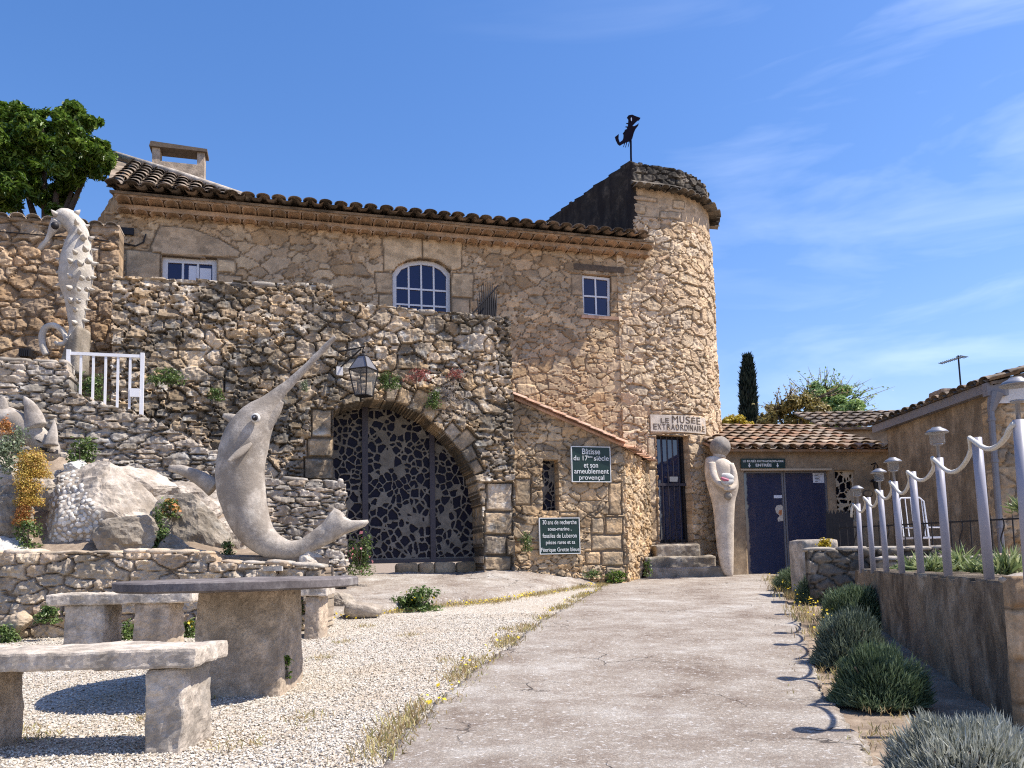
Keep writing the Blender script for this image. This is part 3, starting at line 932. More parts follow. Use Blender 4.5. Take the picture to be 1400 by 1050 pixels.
SG = [tuv(888, 567), tuv(962, 569), tuv(962, 594), tuv(888, 594)]
pt = lambda pts, h=.02, t=.5: ([tuv(*p) for p in pts], h, t)
tpl = [([(uc - .02, ZC - .62), (3.6, ZC - .62), (3.6, ZC + .1), (uc - .02, ZC + .1)], .012, .12), ([tuv(864, 265), tuv(899, 270), tuv(899, 277), tuv(864, 272)], .035, .95), ([tuv(903, 288), tuv(933, 290), tuv(933, 300), tuv(903, 298)], .03, .6), ([tuv(921, 272), tuv(937, 274), tuv(937, 286), tuv(921, 284)], .03, .55), ([tuv(864, 276), tuv(883, 278), tuv(883, 292), tuv(864, 290)], .03, .4), (SG, .045, .95), pt([(885, 598), (895, 598), (897, 640), (884, 640)], .03, .4), pt([(884, 642), (896, 642), (897, 690), (882, 690)], .03, .7),
       pt([(882, 692), (897, 692), (898, 740), (881, 740)], .03, .5)]
def tin(u, v):
    k = (v < ZC + .05) & ((u > uc) | ((v < ZW + .25) & (u > ul)))
    return k & ~pip(u, v, TD)
sheet('wall', tw, ul - .03, 3.5, .3, ZC + .06, .026, tin, masonry(.28, .17, .055, 31, tpl, zones=(lambda u, v: (vn(np.stack([u, v], -1), 1.5, 38, 3) > .10) * 1.0, .19, .10), rough=.026, wt=.9, jit=.47, bulge=.03, gap=(.0, .15), p=3.5), .32, M['tower'], tower, False, edge=.008)
def tzone(u, v, h):  return tw(u, v, h)
sheet('parapet', tw, uc, 3.5, ZC + .18, ZT + .1, .028, lambda u, v: (u > uc) & (v < ZT - .02 * np.abs(u - uc)), masonry(.30, .15, .05, 33, rough=.025), .3, M['parapet'], tower, False, edge=.03)
cm = MB()
tile_row(cm, twp, uc + .02, 3.4, ZC + .02, -.05, .30, .10, 5, droop=.03)
pts = [twp(uc + (3.4 - uc) * i / 24, 0, 0) for i in range(25)]
for i in range(24):
    a, b = uc + (3.4 - uc) * i / 24, uc + (3.4 - uc) * (i + 1) / 24
    cm.box8([twp(a, ZC + .07, .25), twp(b, ZC + .07, .25), twp(b, ZC + .085, -.1), twp(a, ZC + .085, -.1), twp(a, ZC + .2, .06), twp(b, ZC + .2, .06), twp(b, ZC + .2, -.1), twp(a, ZC + .2, -.1)], c=.6)
cm.build('cornice', M['parapet'], tower)
# dark side wall with its sloping coping
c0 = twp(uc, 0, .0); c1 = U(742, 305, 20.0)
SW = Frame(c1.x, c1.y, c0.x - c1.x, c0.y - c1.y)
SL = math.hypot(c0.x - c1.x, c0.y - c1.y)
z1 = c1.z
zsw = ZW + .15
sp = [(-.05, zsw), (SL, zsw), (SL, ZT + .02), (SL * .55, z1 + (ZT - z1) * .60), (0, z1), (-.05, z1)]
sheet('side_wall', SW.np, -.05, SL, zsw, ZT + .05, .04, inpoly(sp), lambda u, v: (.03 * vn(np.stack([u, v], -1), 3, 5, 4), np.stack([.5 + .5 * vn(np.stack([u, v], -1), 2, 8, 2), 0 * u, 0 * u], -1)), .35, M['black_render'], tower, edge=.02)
# door and grille
def tarc(u, v, h): return twp(u, v, h)
dm = MB()
u0, u1, z0, z1d = TD[0][0], TD[1][0], TD[2][1], TD[0][1]
for a, b, c, d in ((u0 - .03, u0 + .07, z0, z1d), (u1 - .07, u1 + .03, z0, z1d), (u0 + .07, u1 - .07, z1d - .06, z1d + .02), (u0 + .07, u1 - .07, z0, z0 + .08)):
    dm.box8([twp(a, c, -.16), twp(b, c, -.16), twp(b, c, -.24), twp(a, c, -.24), twp(a, d, -.16), twp(b, d, -.16), twp(b, d, -.24), twp(a, d, -.24)])
door = dm.build('door', M['iron'], tower)
g = MB(); g.box8([twp(u0, z0, -.22), twp(u1, z0, -.22), twp(u1, z0, -.26), twp(u0, z0, -.26), twp(u0, z1d, -.22), twp(u1, z1d, -.22), twp(u1, z1d, -.26), twp(u0, z1d, -.26)])
g.build('pane', M['door_glass'], door)
g = MB()
for i in range(1, 5):
    u = u0 + .05 + (u1 - u0 - .1) * i / 5
    g.tube([twp(u, z0 + .02, -.13), twp(u, (z0 + z1d) / 2, -.13), twp(u, z1d - .02, -.13)], .014, 6)
zm_ = z0 + (z1d - z0) * .53
g.box8([twp(u0, zm_, -.11), twp(u1, zm_, -.11), twp(u1, zm_, -.14), twp(u0, zm_, -.14), twp(u0, zm_ + .06, -.11), twp(u1, zm_ + .06, -.11), twp(u1, zm_ + .06, -.14), twp(u0, zm_ + .06, -.14)])
g.build('grille', M['bar'], door)
g = MB(); a = tuv(918, 651); b_ = tuv(930, 658)
g.box8([twp(a[0], b_[1], -.09), twp(b_[0], b_[1], -.09), twp(b_[0], b_[1], -.11), twp(a[0], b_[1], -.11), twp(a[0], a[1], -.09), twp(b_[0], a[1], -.09), twp(b_[0], a[1], -.11), twp(a[0], a[1], -.11)])
g.build('lock', M['alu'], door)
# steps
for i, (xa, xb, y0, y1, Y) in enumerate(((883, 996, 790, 776, 16.0), (882, 980, 776, 761, 16.32), (897, 958, 761, 744, 16.62))):
    A, B = U(xa, y0, Y), U(xb, y0, Y)
    zt = U(925, y1, Y).z; zb = min(A.z, B.z) - .12
    rbox([(A.x, Y, zb), (B.x, Y, zb), (B.x, 17.6, zb), (A.x, 17.6, zb), (A.x, Y, zt), (B.x, Y, zt), (B.x, 17.6, zt), (A.x, 17.6, zt)], .04, .03, 4, 40 + i, .025).rough(.012, 16, 40 + i).build('step', M['dark_boulder'], tower)

def text(name, body, parent, size_w, center, M3, mat, extr=.004, squash=None, bold=0.0, h=None):
    cu_ = D.curves.new(name, 'FONT')
    cu_.body = body; cu_.align_x = 'CENTER'; cu_.align_y = 'CENTER'; cu_.size = 1.0; cu_.extrude = extr; cu_.offset = bold
    o = D.objects.new(name, cu_); COL.objects.link(o)
    cu_.materials.append(mat)
    bpy.context.view_layer.update()
    wd, ht = o.dimensions.x, o.dimensions.y
    sx_ = size_w / wd
    sy_ = (h / ht) if h else sx_
    me = D.meshes.new_from_object(o)
    D.objects.remove(o); D.curves.remove(cu_)
    me.name = name
    if not len(me.materials): me.materials.append(mat)
    o = D.objects.new(name, me); COL.objects.link(o)
    off = WL[parent.name]
    o.parent = parent
    Ms = M3.to_4x4() @ Matrix.Diagonal((sx_, sy_, 1, 1))
    o.matrix_local = Matrix.Translation(Vector(center) - off) @ Ms
    WL[o.name] = off.copy()
    return o
ua, ub = SG[0][0], SG[1][0]
um = (ua + ub) / 2
sgm = MB()
N_ = 8
for i in range(N_):
    a, b = ua + (ub - ua) * i / N_, ua + (ub - ua) * (i + 1) / N_
    zb_, zt_ = SG[2][1], SG[0][1]
    sgm.box8([twp(a, zb_, .055), twp(b, zb_, .055), twp(b, zb_, -.1), twp(a, zb_, -.1), twp(a, zt_, .055), twp(b, zt_, .055), twp(b, zt_, -.1), twp(a, zt_, -.1)], c=.6)
lint = sgm.build('carved_lintel', M['cream_sculpt'], tower)
def tmat(u):
    a = max(u / TR, TA0)
    e = Vector((math.cos(a), math.sin(a), 0)); n_ = Vector((math.sin(a), -math.cos(a), 0))
    return Matrix((e, Vector((0, 0, 1)), n_)).transposed()
def arc_text(body, zc, hh, wtot, us):
    ws = {'I': .35, ' ': .6, 'M': 1.25}
    tot = sum(ws.get(c, 1.0) for c in body); x = us - wtot / 2
    for c in body:
        wc = ws.get(c, 1.0) * wtot / tot
        if c != ' ':
            t_ = text('lettering', c, lint, wc * (.78 if c != 'I' else .45), twp(x + wc / 2, zc, .0565), tmat(x + wc / 2), M['engrave'], .004, bold=0.0, h=hh)
        x += wc
zt_, zb_ = SG[0][1], SG[2][1]
HH = zt_ - zb_
arc_text('LE', zt_ - HH * .34, HH * .28, (ub - ua) * .15, ua + (ub - ua) * .23)
arc_text('MUSÉE', zt_ - HH * .27, HH * .42, (ub - ua) * .54, ua + (ub - ua) * .61)
arc_text('EXTRAORDINAIRE', zt_ - HH * .73, HH * .34, (ub - ua) * .94, um)

# ------------------------------------------------------------------ weathervane
VN = Frame(twp(uc, 0, -.05).x, twp(uc, 0, -.05).y, 1, .1)
wv_ = thing('weathervane', 'black iron fish-shaped weathervane on the tower corner', 'weathervane', VN.p(0, ZT))
zz = lambda a, b: VN.uv(830 + a / 14.0, 150 + b / 14.0)
bparts = [[(410, 110), (480, 98), (540, 125), (638, 160), (612, 205), (590, 205), (540, 250), (480, 315), (400, 300), (408, 190), (380, 150)],
          [(400, 300), (480, 315), (520, 318), (545, 370), (510, 450), (480, 560), (450, 600), (380, 618), (312, 540), (318, 430), (375, 372)],
          [(520, 318), (570, 290), (600, 262), (598, 300), (545, 370)],
          [(312, 540), (380, 618), (330, 640), (290, 660), (245, 688), (240, 628), (290, 590)],
          [(245, 688), (205, 660), (170, 590), (150, 525), (222, 468), (218, 560), (240, 628)]]
vext = [[(440, 590), (425, 585), (398, 715), (406, 716)], [(392, 600), (374, 600), (348, 720), (358, 720)], [(350, 620), (332, 620), (310, 712), (320, 712)], [(400, 275), (395, 255), (362, 262)], [(395, 345), (385, 320), (345, 328)], [(370, 400), (375, 372), (332, 392)], [(318, 480), (320, 430), (300, 455)]]
g = MB()
for q_ in bparts: g.prism(VN, [zz(*p) for p in q_], -.012, .012)
for q_ in vext: g.prism(VN, [zz(*p) for p in q_], -.011, .011)
fish = g.build('fish', M['vane'], wv_)
g = MB()
e = zz(462, 190)
g.prism(VN, [(e[0] + .022 * math.cos(t) * .6, e[1] + .045 * math.sin(t)) for t in [k * math.pi / 5 for k in range(10)]], -.016, .016)
g.build('eye', plain_mat('pale_eye', (.45, .55, .75), .6), fish)
g = MB(); a = zz(458, 900); b_ = zz(455, 590)
g.tube([VN.p(a[0], ZT - .15), VN.p(a[0], a[1]), VN.p(b_[0], b_[1])], .022, 7)
g.build('rod', M['vane'], wv_)

# ------------------------------------------------------------------ terrace wall with arch
ter = thing('terrace_wall', 'tall rough terrace wall with a wide arched opening', 'wall', TER.p(-3, .5))
TO = TER.poly([(156, 380), (455, 390), (456, 413), (695, 435), (700, 500), (703, 800), (150, 830)])
arch_px = [(455, 795), (455, 562), (475, 552), (510, 546), (540, 550), (575, 566), (605, 590), (630, 618), (648, 650), (658, 692), (661, 795)]
AH = TER.poly(arch_px)
plates = []
# voussoirs along the arch
av = arch_px[1:10]
def off_pt(i, d):
    a = Vector(av[max(0, i - 1)]); b = Vector(av[min(len(av) - 1, i + 1)])
    t = (b - a).normalized(); nn = Vector((t.y, -t.x))
    return Vector(av[i]) + nn * d
import bisect
den = []
for i in range(len(av) - 1):
    for k in range(2): den.append(Vector(av[i]).lerp(Vector(av[i + 1]), k / 2))
den.append(Vector(av[-1]))
rv = random.Random(5)
nrm = []
for i in range(len(den)):
    t = (den[min(i + 1, len(den) - 1)] - den[max(i - 1, 0)]).normalized()
    nrm.append(Vector((t.y, -t.x)))
for i in range(3, len(den) - 1):
    dd = rv.uniform(15, 32)
    if i % 5 == 4: continue
    plates.append((TER.poly([den[i], den[i + 1], den[i + 1] + nrm[i + 1] * dd, den[i] + nrm[i] * dd]), rv.uniform(.02, .06), rv.uniform(.5, .95)))
for (x0, y0, x1, y1) in ((661, 700, 700, 730), (661, 732, 692, 758), (661, 760, 698, 780), (664, 660, 700, 698), (420, 600, 455, 625), (415, 627, 455, 655), (425, 560, 454, 597)):
    plates.append((TER.poly([(x0, y0), (x1, y0 + 1), (x1, y1 + 1), (x0, y1)]), .05, rv.uniform(.15, .85)))
sheet('wall', TER.np, *bounds(TO), .024, inpoly(TO, [AH]), masonry(.27, .17, .085, 51, plates, rough=.036, wt=1.15, jit=.48, p=3.0, gap=(.0, .17), bulge=.07,
      zones=(lambda u, v: np.maximum((v > TER.uv(300, 408)[1]) * (v > 5.05 - .05 * u), vn(np.stack([u, v], -1), 1.6, 58, 3) > .06) * 1.0, .19, .085)), .78, M['terrace'], ter, False, edge=.02)
# cap stones on top of the wall
cp = []
rv = random.Random(8)
def caps(fr, pts, depth, mat_, parent, hmax=.09, seed=3, lmin=.25, lmax=.55, over=.05, name='capstone'):
    rr = random.Random(seed); ms = []
    for (a, b) in zip(pts[:-1], pts[1:]):
        u = a[0]
        while u < b[0] - .05:
            l = min(rr.uniform(lmin, lmax), b[0] - u)
            v = a[1] + (b[1] - a[1]) * (u - a[0]) / (b[0] - a[0])
            v2 = a[1] + (b[1] - a[1]) * (u + l - a[0]) / (b[0] - a[0])
            t = rr.uniform(.5, 1) * hmax; o_ = rr.uniform(.3, 1) * over
            P = fr.p
            ms.append(rbox([P(u, v - .02, o_), P(u + l - .012, v2 - .02, o_), P(u + l - .012, v2 - .02, -depth), P(u, v - .02, -depth),
                            P(u, v + t, o_), P(u + l - .012, v2 + t, o_), P(u + l - .012, v2 + t, -depth), P(u, v + t, -depth)], .07, .022, 7, rr.randrange(999), .02))
            u += l
    return merge(ms).build(name, mat_, parent, True)
caps(TER, TER.poly([(156, 384), (455, 394)]), .5, M['dry'], ter, .08, 3)
caps(TER, TER.poly([(458, 417), (694, 439)]), .5, M['dry'], ter, .08, 4)
# mosaic screen in the arch
scr = Frame(*(TER.o - TER.n * .72).xy, EX, EY)
sp_ = scr.poly([(440, 775), (440, 535), (670, 535), (670, 775)])
su0, su1 = sp_[0][0], sp_[2][0]; sv0, sv1 = scr.uv(560, 765)[1], scr.uv(510, 540)[1]
g = MB(); g.fbox(scr, su0, su1, sv0, sv1, -.05, -.03)
pane = None
screen = MB().fbox(scr, su0, su1, sv0 - .06, sv0, -.06, .05)
for x0, x1 in ((495, 503), (587, 594)):
    screen.fbox(scr, scr.uv(x0, 650)[0], scr.uv(x1, 650)[0], sv0, sv1, -.05, .05)
screen = screen.build('mosaic_screen', M['bar'], ter)
g.build('pane', M['dark_glass'], screen)
voronoi_lattice('lattice', scr, su0, su1, sv0, sv1, .0, .118, .19, 61, .011, M['lattice'], screen)
a = scr.uv(540, 780); b_ = scr.uv(672, 760)
ms = []
u = a[0]; rr = random.Random(2)
while u < b_[0]:
    l = rr.uniform(.28, .42)
    ms.append(rbox([scr.p(u, a[1] - .1, .16), scr.p(u + l - .01, a[1] - .1, .16), scr.p(u + l - .01, a[1] - .1, -.05), scr.p(u, a[1] - .1, -.05),
                    scr.p(u, sv0 - .06, .16), scr.p(u + l - .01, sv0 - .06, .16), scr.p(u + l - .01, sv0 - .06, -.05), scr.p(u, sv0 - .06, -.05)], .06, .02, 6, rr.randrange(99), .03))
    u += l
merge(ms).build('threshold', M['annex'], ter, True)

# ------------------------------------------------------------------ lean-to annex
anx = thing('annex', 'low stone lean-to with a sloping tiled roof between arch and tower', 'annex', ANX.p(1, .5))
AO = ANX.poly([(700, 548), (760, 570), (835, 597), (850, 613), (857, 800), (698, 800)])
AW = ANX.poly([(741, 628), (762, 628), (764, 698), (741, 698)])
pa = lambda x0, y0, x1, y1, t, h=.03: (ANX.poly([(x0, y0), (x1, y0), (x1, y1), (x0, y1)]), h, t)
plates = [pa(827, 707, 851, 730, .2), pa(808, 732, 850, 752, .6), pa(822, 754, 852, 773, .8), pa(828, 775, 855, 794, .5), pa(832, 660, 849, 704, .3), pa(808, 708, 825, 730, .7),
          pa(703, 655, 725, 690, .8), pa(765, 700, 790, 706, .9), pa(800, 754, 820, 772, .3)]
sheet('wall', ANX.np, *bounds(AO), .02, inpoly(AO, [AW]), masonry(.24, .145, .042, 71, plates, zones=(lambda u, v: (vn(np.stack([u, v], -1), 1.7, 78, 3) > .02) * 1.0, .15, .08), rough=.028, wt=1.0, jit=.47, gap=(.0, .15), p=3.5), .3, M['annex'], anx, False, edge=.012)
cA = ANX.p(*ANX.uv(852, 700)); cB = Vector((2.98, 17.42, 0))
AS = Frame(cA.x, cA.y, cB.x - cA.x, cB.y - cA.y); ASL = math.hypot(cB.x - cA.x, cB.y - cA.y)
zr0 = ANX.uv(850, 613)[1]
sheet('side_wall', AS.np, 0, ASL, .25, zr0, .02, lambda u, v: u > -1, masonry(.2, .13, .06, 72, rough=.04, wt=.8), .2, M['annex'], anx, False, edge=.0)
rm = MB()
A = ANX.p(*ANX.uv(698, 545), .08); B = ANX.p(*ANX.uv(852, 612), .08)
Cc = Vector((3.05, 17.45, B.z + .02)); Dd = FAC.p(*FAC.uv(702, 500)); Dd.z = A.z
u_ = Vector((0, 0, .055))
rm.box8([A, B, Cc, Dd, A + u_, B + u_, Cc + u_, Dd + u_], c=.4)
# tiles along the verge and drooping over the eave
ev = (B - A); n_t = 9
for i in range(n_t):
    p_ = A.lerp(B, i / n_t) + Vector((0, 0, .05)); q_ = A.lerp(B, (i + 1.12) / n_t) + Vector((0, 0, .07))
    nn_ = Vector((TER.n.x, TER.n.y, 0))
    vs = []
    for c_p in (p_, q_):
        for k in range(7):
            a_ = math.pi * k / 6
            vs.append(c_p + nn_ * (.07 + math.cos(a_) * .085) * -1 + nn_ * .1 + Vector((0, 0, math.sin(a_) * .06)))
    rm.add(vs, [(k, k + 1, 8 + k, 7 + k) for k in range(6)], c=random.Random(i).random())
es = (Cc - B).normalized()
mpx = lambda u, z, h: B + es * u + Vector((es.y, -es.x, 0)) * h + Vector((0, 0, z))
tile_row(rm, mpx, -.05, (Cc - B).length, .03, -.15, .17, .085, 6, droop=.05)
rm.build('roof', M['pink_tile'], anx, True)
uw0, uw1 = AW[0][0] - .02, AW[1][0] + .02; vw0, vw1 = AW[2][1] - .02, AW[0][1] + .02
fm = MB(); fm.fbox(ANX, uw0, uw1, vw0, vw1, -.26, -.24)
wdo = fm.build('window', M['dark_glass'], anx)
voronoi_lattice('lattice', ANX, uw0, uw1, vw0, vw1, -.2, .10, .16, 63, .012, M['lattice'], wdo)

# ------------------------------------------------------------------ signs
def sign(px, lines, label, fs):
    p = ANX.poly(px, .09)
    u0, u1 = min(a[0] for a in p), max(a[0] for a in p); v0, v1 = min(a[1] for a in p), max(a[1] for a in p)
    t = thing('wall_sign', label, 'sign', ANX.p((u0 + u1) / 2, v0, .09), 'green signs on the annex wall')
    bo = MB().fbox(ANX, u0 + .012, u1 - .012, v0 + .012, v1 - .012, .05, .094).build('board', M['sign_green'], t)
    e = MB()
    for a, b, c, d in ((u0, u1, v0, v0 + .014), (u0, u1, v1 - .014, v1), (u0, u0 + .014, v0 + .014, v1 - .014), (u1 - .014, u1, v0 + .014, v1 - .014)):
        e.fbox(ANX, a, b, c, d, .045, .1)
    e.build('border', M['sign_white'], t)
    for (s_, fx, fy, fw, fh) in lines:
        text('lettering', s_, bo, (u1 - u0) * fw, ANX.p(u0 + (u1 - u0) * fx, v1 - (v1 - v0) * fy, .098), ANX.mat(), M['sign_white'], .002, bold=.003, h=(v1 - v0) * fh)
sign([(781, 610), (834, 611), (834, 659), (782, 659)],
     [('Bâtisse', .50, .15, .46, .16), ('du 17', .23, .335, .36, .135), ('ème', .475, .29, .12, .06), ('siècle', .76, .335, .38, .135), ('et son', .49, .53, .36, .12), ('ameublement', .50, .70, .88, .14), ('provençal', .50, .875, .64, .17)],
     'green sign about the seventeenth-century building and its furniture, upper of two', 1)
sign([(737, 708), (792, 708), (793, 757), (738, 757)],
     [('30 ans de recherche', .50, .13, .84, .12), ('sous-marine ,', .50, .31, .58, .11), ('fossiles de Luberon', .50, .50, .84, .12), ('pièces rares et sa', .51, .68, .72, .13), ('Féerique Grotte bleue', .50, .88, .94, .14)],
     'green sign about undersea research and the blue grotto, lower of two', 1)
# ------------------------------------------------------------------ entrance building
entb = thing('entrance_building', 'low ochre museum entrance building with a terracotta roof and glass doors', 'building', ENT.p(1.6, .4))
ze = ENT.uv(1000, 617)[1]
eu0, eu1 = ENT.uv(986, 700)[0], ENT.uv(1219, 640)[0]
ED = ENT.poly([(1016, 644), (1133, 642), (1138, 788), (1019, 788)])
ED = [(ED[0][0], ED[0][1]), (ED[1][0], ED[0][1]), (ED[1][0], ED[2][1]), (ED[0][0], ED[2][1])]
EW = ENT.poly([(1142, 643), (1169, 643), (1172, 712), (1144, 712)])
EW = [(EW[0][0], EW[0][1]), (EW[1][0], EW[0][1]), (EW[1][0], EW[2][1]), (EW[0][0], EW[2][1])]
def plain(am, sc, seed):
    return lambda u, v: (am * vn(np.stack([u, v], -1), sc, seed, 4), np.stack([.5 + .5 * vn(np.stack([u, v], -1), 1.5, seed + 3, 2), 0 * u, 0 * u], -1))
sheet('wall', ENT.np, eu0, eu1, .2, ze + .1, .035, lambda u, v: ~(pip(u, v, ED) | pip(u, v, EW)), plain(.015, 5, 81), .25, M['stucco'], entb, edge=.004)
rm = MB()
pit = rad(18)
sl_ = -ENT.n * math.cos(pit) + Vector((0, 0, math.sin(pit)))
canal_roof(rm, ENT.p(eu0 - .05, ze + .03, .28), ENT.e, sl_, eu1 - eu0 + .15, 3.3, .13, .42, seed=14, tl=.50)
a, b = ENT.p(eu0 - .05, ze + .02, .2), ENT.p(eu1 + .06, ze + .02, .2)
rm.box8([a - Vector((0, 0, .05)), b - Vector((0, 0, .05)), b + sl_ * 3.4 - Vector((0, 0, .05)), a + sl_ * 3.4 - Vector((0, 0, .05)), a, b, b + sl_ * 3.4, a + sl_ * 3.4], c=.1)
rm.build('roof', M['tile'], entb)
du0, du1, dv0, dv1 = ED[0][0], ED[1][0], ED[2][1], ED[0][1]
dmid = ENT.uv(1074, 644)[0]
for (a, b, nm) in ((du0, dmid - .01, 0), (dmid + .01, du1, 1)):
    fr_ = MB()
    f_ = .035
    for x0, x1, y0, y1 in ((a, a + f_, dv0, dv1), (b - f_, b, dv0, dv1), (a + f_, b - f_, dv1 - f_, dv1), (a + f_, b - f_, dv0, dv0 + .06)):
        fr_.fbox(ENT, x0, x1, y0, y1, -.16, -.11)
    d_ = fr_.build('door', M['zinc'], entb)
    MB().fbox(ENT, a + f_, b - f_, dv0 + .06, dv1 - f_, -.145, -.135).build('pane', M['door_glass'], d_)
    if nm == 0:
        p_ = ENT.poly([(1058, 677), (1071, 681)], -.13)
        MB().fbox(ENT, p_[0][0], p_[1][0], p_[1][1], p_[0][1], -.133, -.130).build('sticker', M['paper'], d_)
        # figure poster cut to an outline
        pp = [(1062, 691), (1068, 690), (1072, 694), (1071, 700), (1073, 706), (1071, 712), (1064, 713), (1063, 709), (1066, 705), (1061, 701), (1060, 695)]
        MB().prism(ENT, ENT.poly(pp, -.13), -.133, -.129).build('poster', plain_mat('poster_cream', (.62, .55, .46), .7, var=.4, scale=22), d_)
        MB().prism(ENT, ENT.poly([(1065, 698), (1069, 697), (1069, 703), (1067, 705), (1064, 702)], -.13), -.128, -.127).build('poster_print', plain_mat('poster_orange', (.55, .22, .09), .7, var=.4, scale=30), d_)
    else:
        p_ = ENT.poly([(1111, 646), (1127, 660)], -.13)
        nb_ = MB().fbox(ENT, p_[0][0], p_[1][0], p_[1][1], p_[0][1], -.133, -.130).build('notice', M['paper'], d_)
        lm = MB()
        for k, wd in enumerate((.7, .35, .5, .42, .5, .3)):
            y = p_[0][1] - (p_[0][1] - p_[1][1]) * (.16 + .14 * k)
            x0 = p_[0][0] + (p_[1][0] - p_[0][0]) * (.15 if k else .2)
            lm.fbox(ENT, x0, x0 + (p_[1][0] - p_[0][0]) * wd, y - .006, y + .006, -.1295, -.1285)
        lm.build('print', M['iron'], nb_)
MB().fbox(ENT, du0 - .06, du1 + .06, dv1 + .01, dv1 + .05, -.1, .03).build('door_head', M['pale_lattice'], entb)
wdo = MB().fbox(ENT, EW[0][0], EW[1][0], EW[2][1], EW[0][1], -.24, -.22).build('window', M['dark_glass'], entb)
voronoi_lattice('lattice', ENT, EW[0][0], EW[1][0], EW[2][1], EW[0][1], -.08, .13, .17, 64, .014, M['pale_lattice'], wdo)
p = ENT.poly([(1013, 627), (1074, 640)], .05)
es_ = thing('entrance_sign', 'small dark green entrance sign with white letters above the glass doors', 'sign', ENT.p(p[0][0], p[1][1], .03))
bo = MB().fbox(ENT, p[0][0], p[1][0], p[1][1], p[0][1], .02, .05).build('board', M['sign_green'], es_)
wS, hS = p[1][0] - p[0][0], p[0][1] - p[1][1]
text('lettering', 'LE MUSÉE EXTRAORDINAIRE', bo, wS * .92, ENT.p(p[0][0] + wS * .5, p[0][1] - hS * .28, .053), ENT.mat(), M['sign_white'], .002, bold=.02, h=hS * .27)
text('lettering', 'ENTRÉE', bo, wS * .36, ENT.p(p[0][0] + wS * .5, p[0][1] - hS * .70, .053), ENT.mat(), M['sign_white'], .002, bold=.03, h=hS * .36)
for fx in (.18, .82):
    x, y = p[0][0] + wS * fx, p[0][1] - hS * .70
    MB().prism(ENT, [(x - .012, y + .05), (x + .012, y + .05), (x + .012, y), (x + .032, y), (x, y - .05), (x - .032, y), (x - .012, y)], .05, .055).build('arrow', M['sign_white'], bo)
# wall lantern and plaque right of the doors
p = ENT.uv(1187, 675, .03)
pq = thing('wall_plaque', 'small oval plaque on the entrance wall behind the posts', 'plaque', ENT.p(*p, .0))
ov = [(p[0] + .12 * math.cos(t), p[1] + .085 * math.sin(t)) for t in [k * math.pi / 12 for k in range(24)]]
MB().prism(ENT, ov, -.02, .03).build('plate', M['parapet'], pq)
MB().prism(ENT, [(p[0] + (u - p[0]) * .8, p[1] + (v - p[1]) * .8) for u, v in ov], .02, .037).build('face', M['dirty_stucco'], pq)
p = ENT.uv(1200, 652, .2)
wl = thing('wall_lantern', 'wrought iron lantern on a looped bracket on the entrance wall', 'lantern', ENT.p(p[0], p[1], .0))
g = MB()
lp = [(0, -.05), (-.06, .08), (-.05, .22), (0, .32), (.05, .24), (.02, .12), (-.02, .05), (.0, -.02)]
g.tube([ENT.p(p[0] + a, p[1] + b, .16) for a, b in lp], .014, 6)
g.tube([ENT.p(p[0], p[1] + .3, .0), ENT.p(p[0], p[1] + .32, .16)], .014, 6)
g.build('bracket', M['iron'], wl)
g = MB(); g.lathe(ENT.p(p[0], p[1] - .05, .16), [(.02, .06), (.13, -.02), (.14, -.05), (.09, -.05), (.07, -.2), (.02, -.22)], 10)
g.build('lamp', M['iron'], wl)

# small tiled building behind, between the entrance and the right house
OB = Frame(U(1150, 600, 20.6).x, 20.6, 1, 0)
ob = thing('outbuilding', 'little ochre outbuilding with grey tiles tucked behind the entrance roof', 'building', OB.p(1, .4))
oz = OB.uv(1200, 587)[1]; ou1 = OB.uv(1232, 600)[0]
sheet('wall', OB.np, -2, ou1 + .6, .4, oz, .06, lambda u, v: u > -9, plain(.01, 4, 91), .2, M['stucco'], ob, edge=0)
rm = MB()
rm.fbox(OB, -.6, ou1, oz - .01, oz + .05, -.1, .18, c=.9)
s2 = Vector((0, math.cos(rad(20)), math.sin(rad(20))))
canal_roof(rm, OB.p(-.6, oz + .06, .16), OB.e, s2, ou1 + 1.6, 2.0, .13, .42, seed=19, tl=.5)
rm.build('roof', M['dark_tile'], ob)

# ------------------------------------------------------------------ house on the right
rh = thing('rendered_house', 'streaked brown rendered house with grey fascia on the right', 'house', (8.6, 15, .5))
zr = 3.55
sheet('wall', RH.np, -.2, 3.6, .3, zr, .035, lambda u, v: u > -9, plain(.02, 4, 95), .3, M['dirty_stucco'], rh, edge=0)
FR = Frame(8.18, 13.4, 1, 0)
def fr_in(u, v): return v < zr + .0 + u * .29
sheet('front_wall', FR.np, .0, 4.2, .3, zr + 2, .03, fr_in, masonry(.24, .17, .06, 97, rough=.03, wt=.6), .3, M['annex'], rh, edge=.01)
gp = [(.02, zr - .28), (4.2, zr - .2), (4.2, zr + 2), (.02, zr + .03)]
sheet('gable', FR.np, .02, 4.2, zr - .3, zr + 2.0, .06, lambda u, v: (v < zr - .02 + u * .29) & (v > zr - .26), plain(.006, 4, 98), 0, M['plaster'], rh, edge=0).location = (0, 0, 0)
D.objects['gable'].data.transform(Matrix.Translation((0, -.10, 0)))
fm = MB(); fm.box(8.04, 13.32, zr - .05, 8.18, 17.6, zr + .11); fm.box(8.0, 13.2, zr - .12, 8.36, 13.34, zr + .1)
fm.build('fascia', M['lead'], rh)
rm = MB()
s3 = Vector((math.cos(rad(8)), 0, math.sin(rad(8))))
canal_roof(rm, (8.0, 17.9, zr + .12), (0, -1, 0), s3, 4.65, 4.5, .13, .42, seed=23, tl=.5)
s4_ = Vector((math.cos(rad(16)), 0, math.sin(rad(16))))
canal_roof(rm, (8.02, 13.75, zr + .12), (0, -1, 0), s4_, .62, 4.2, .13, .42, seed=24, tl=.5)
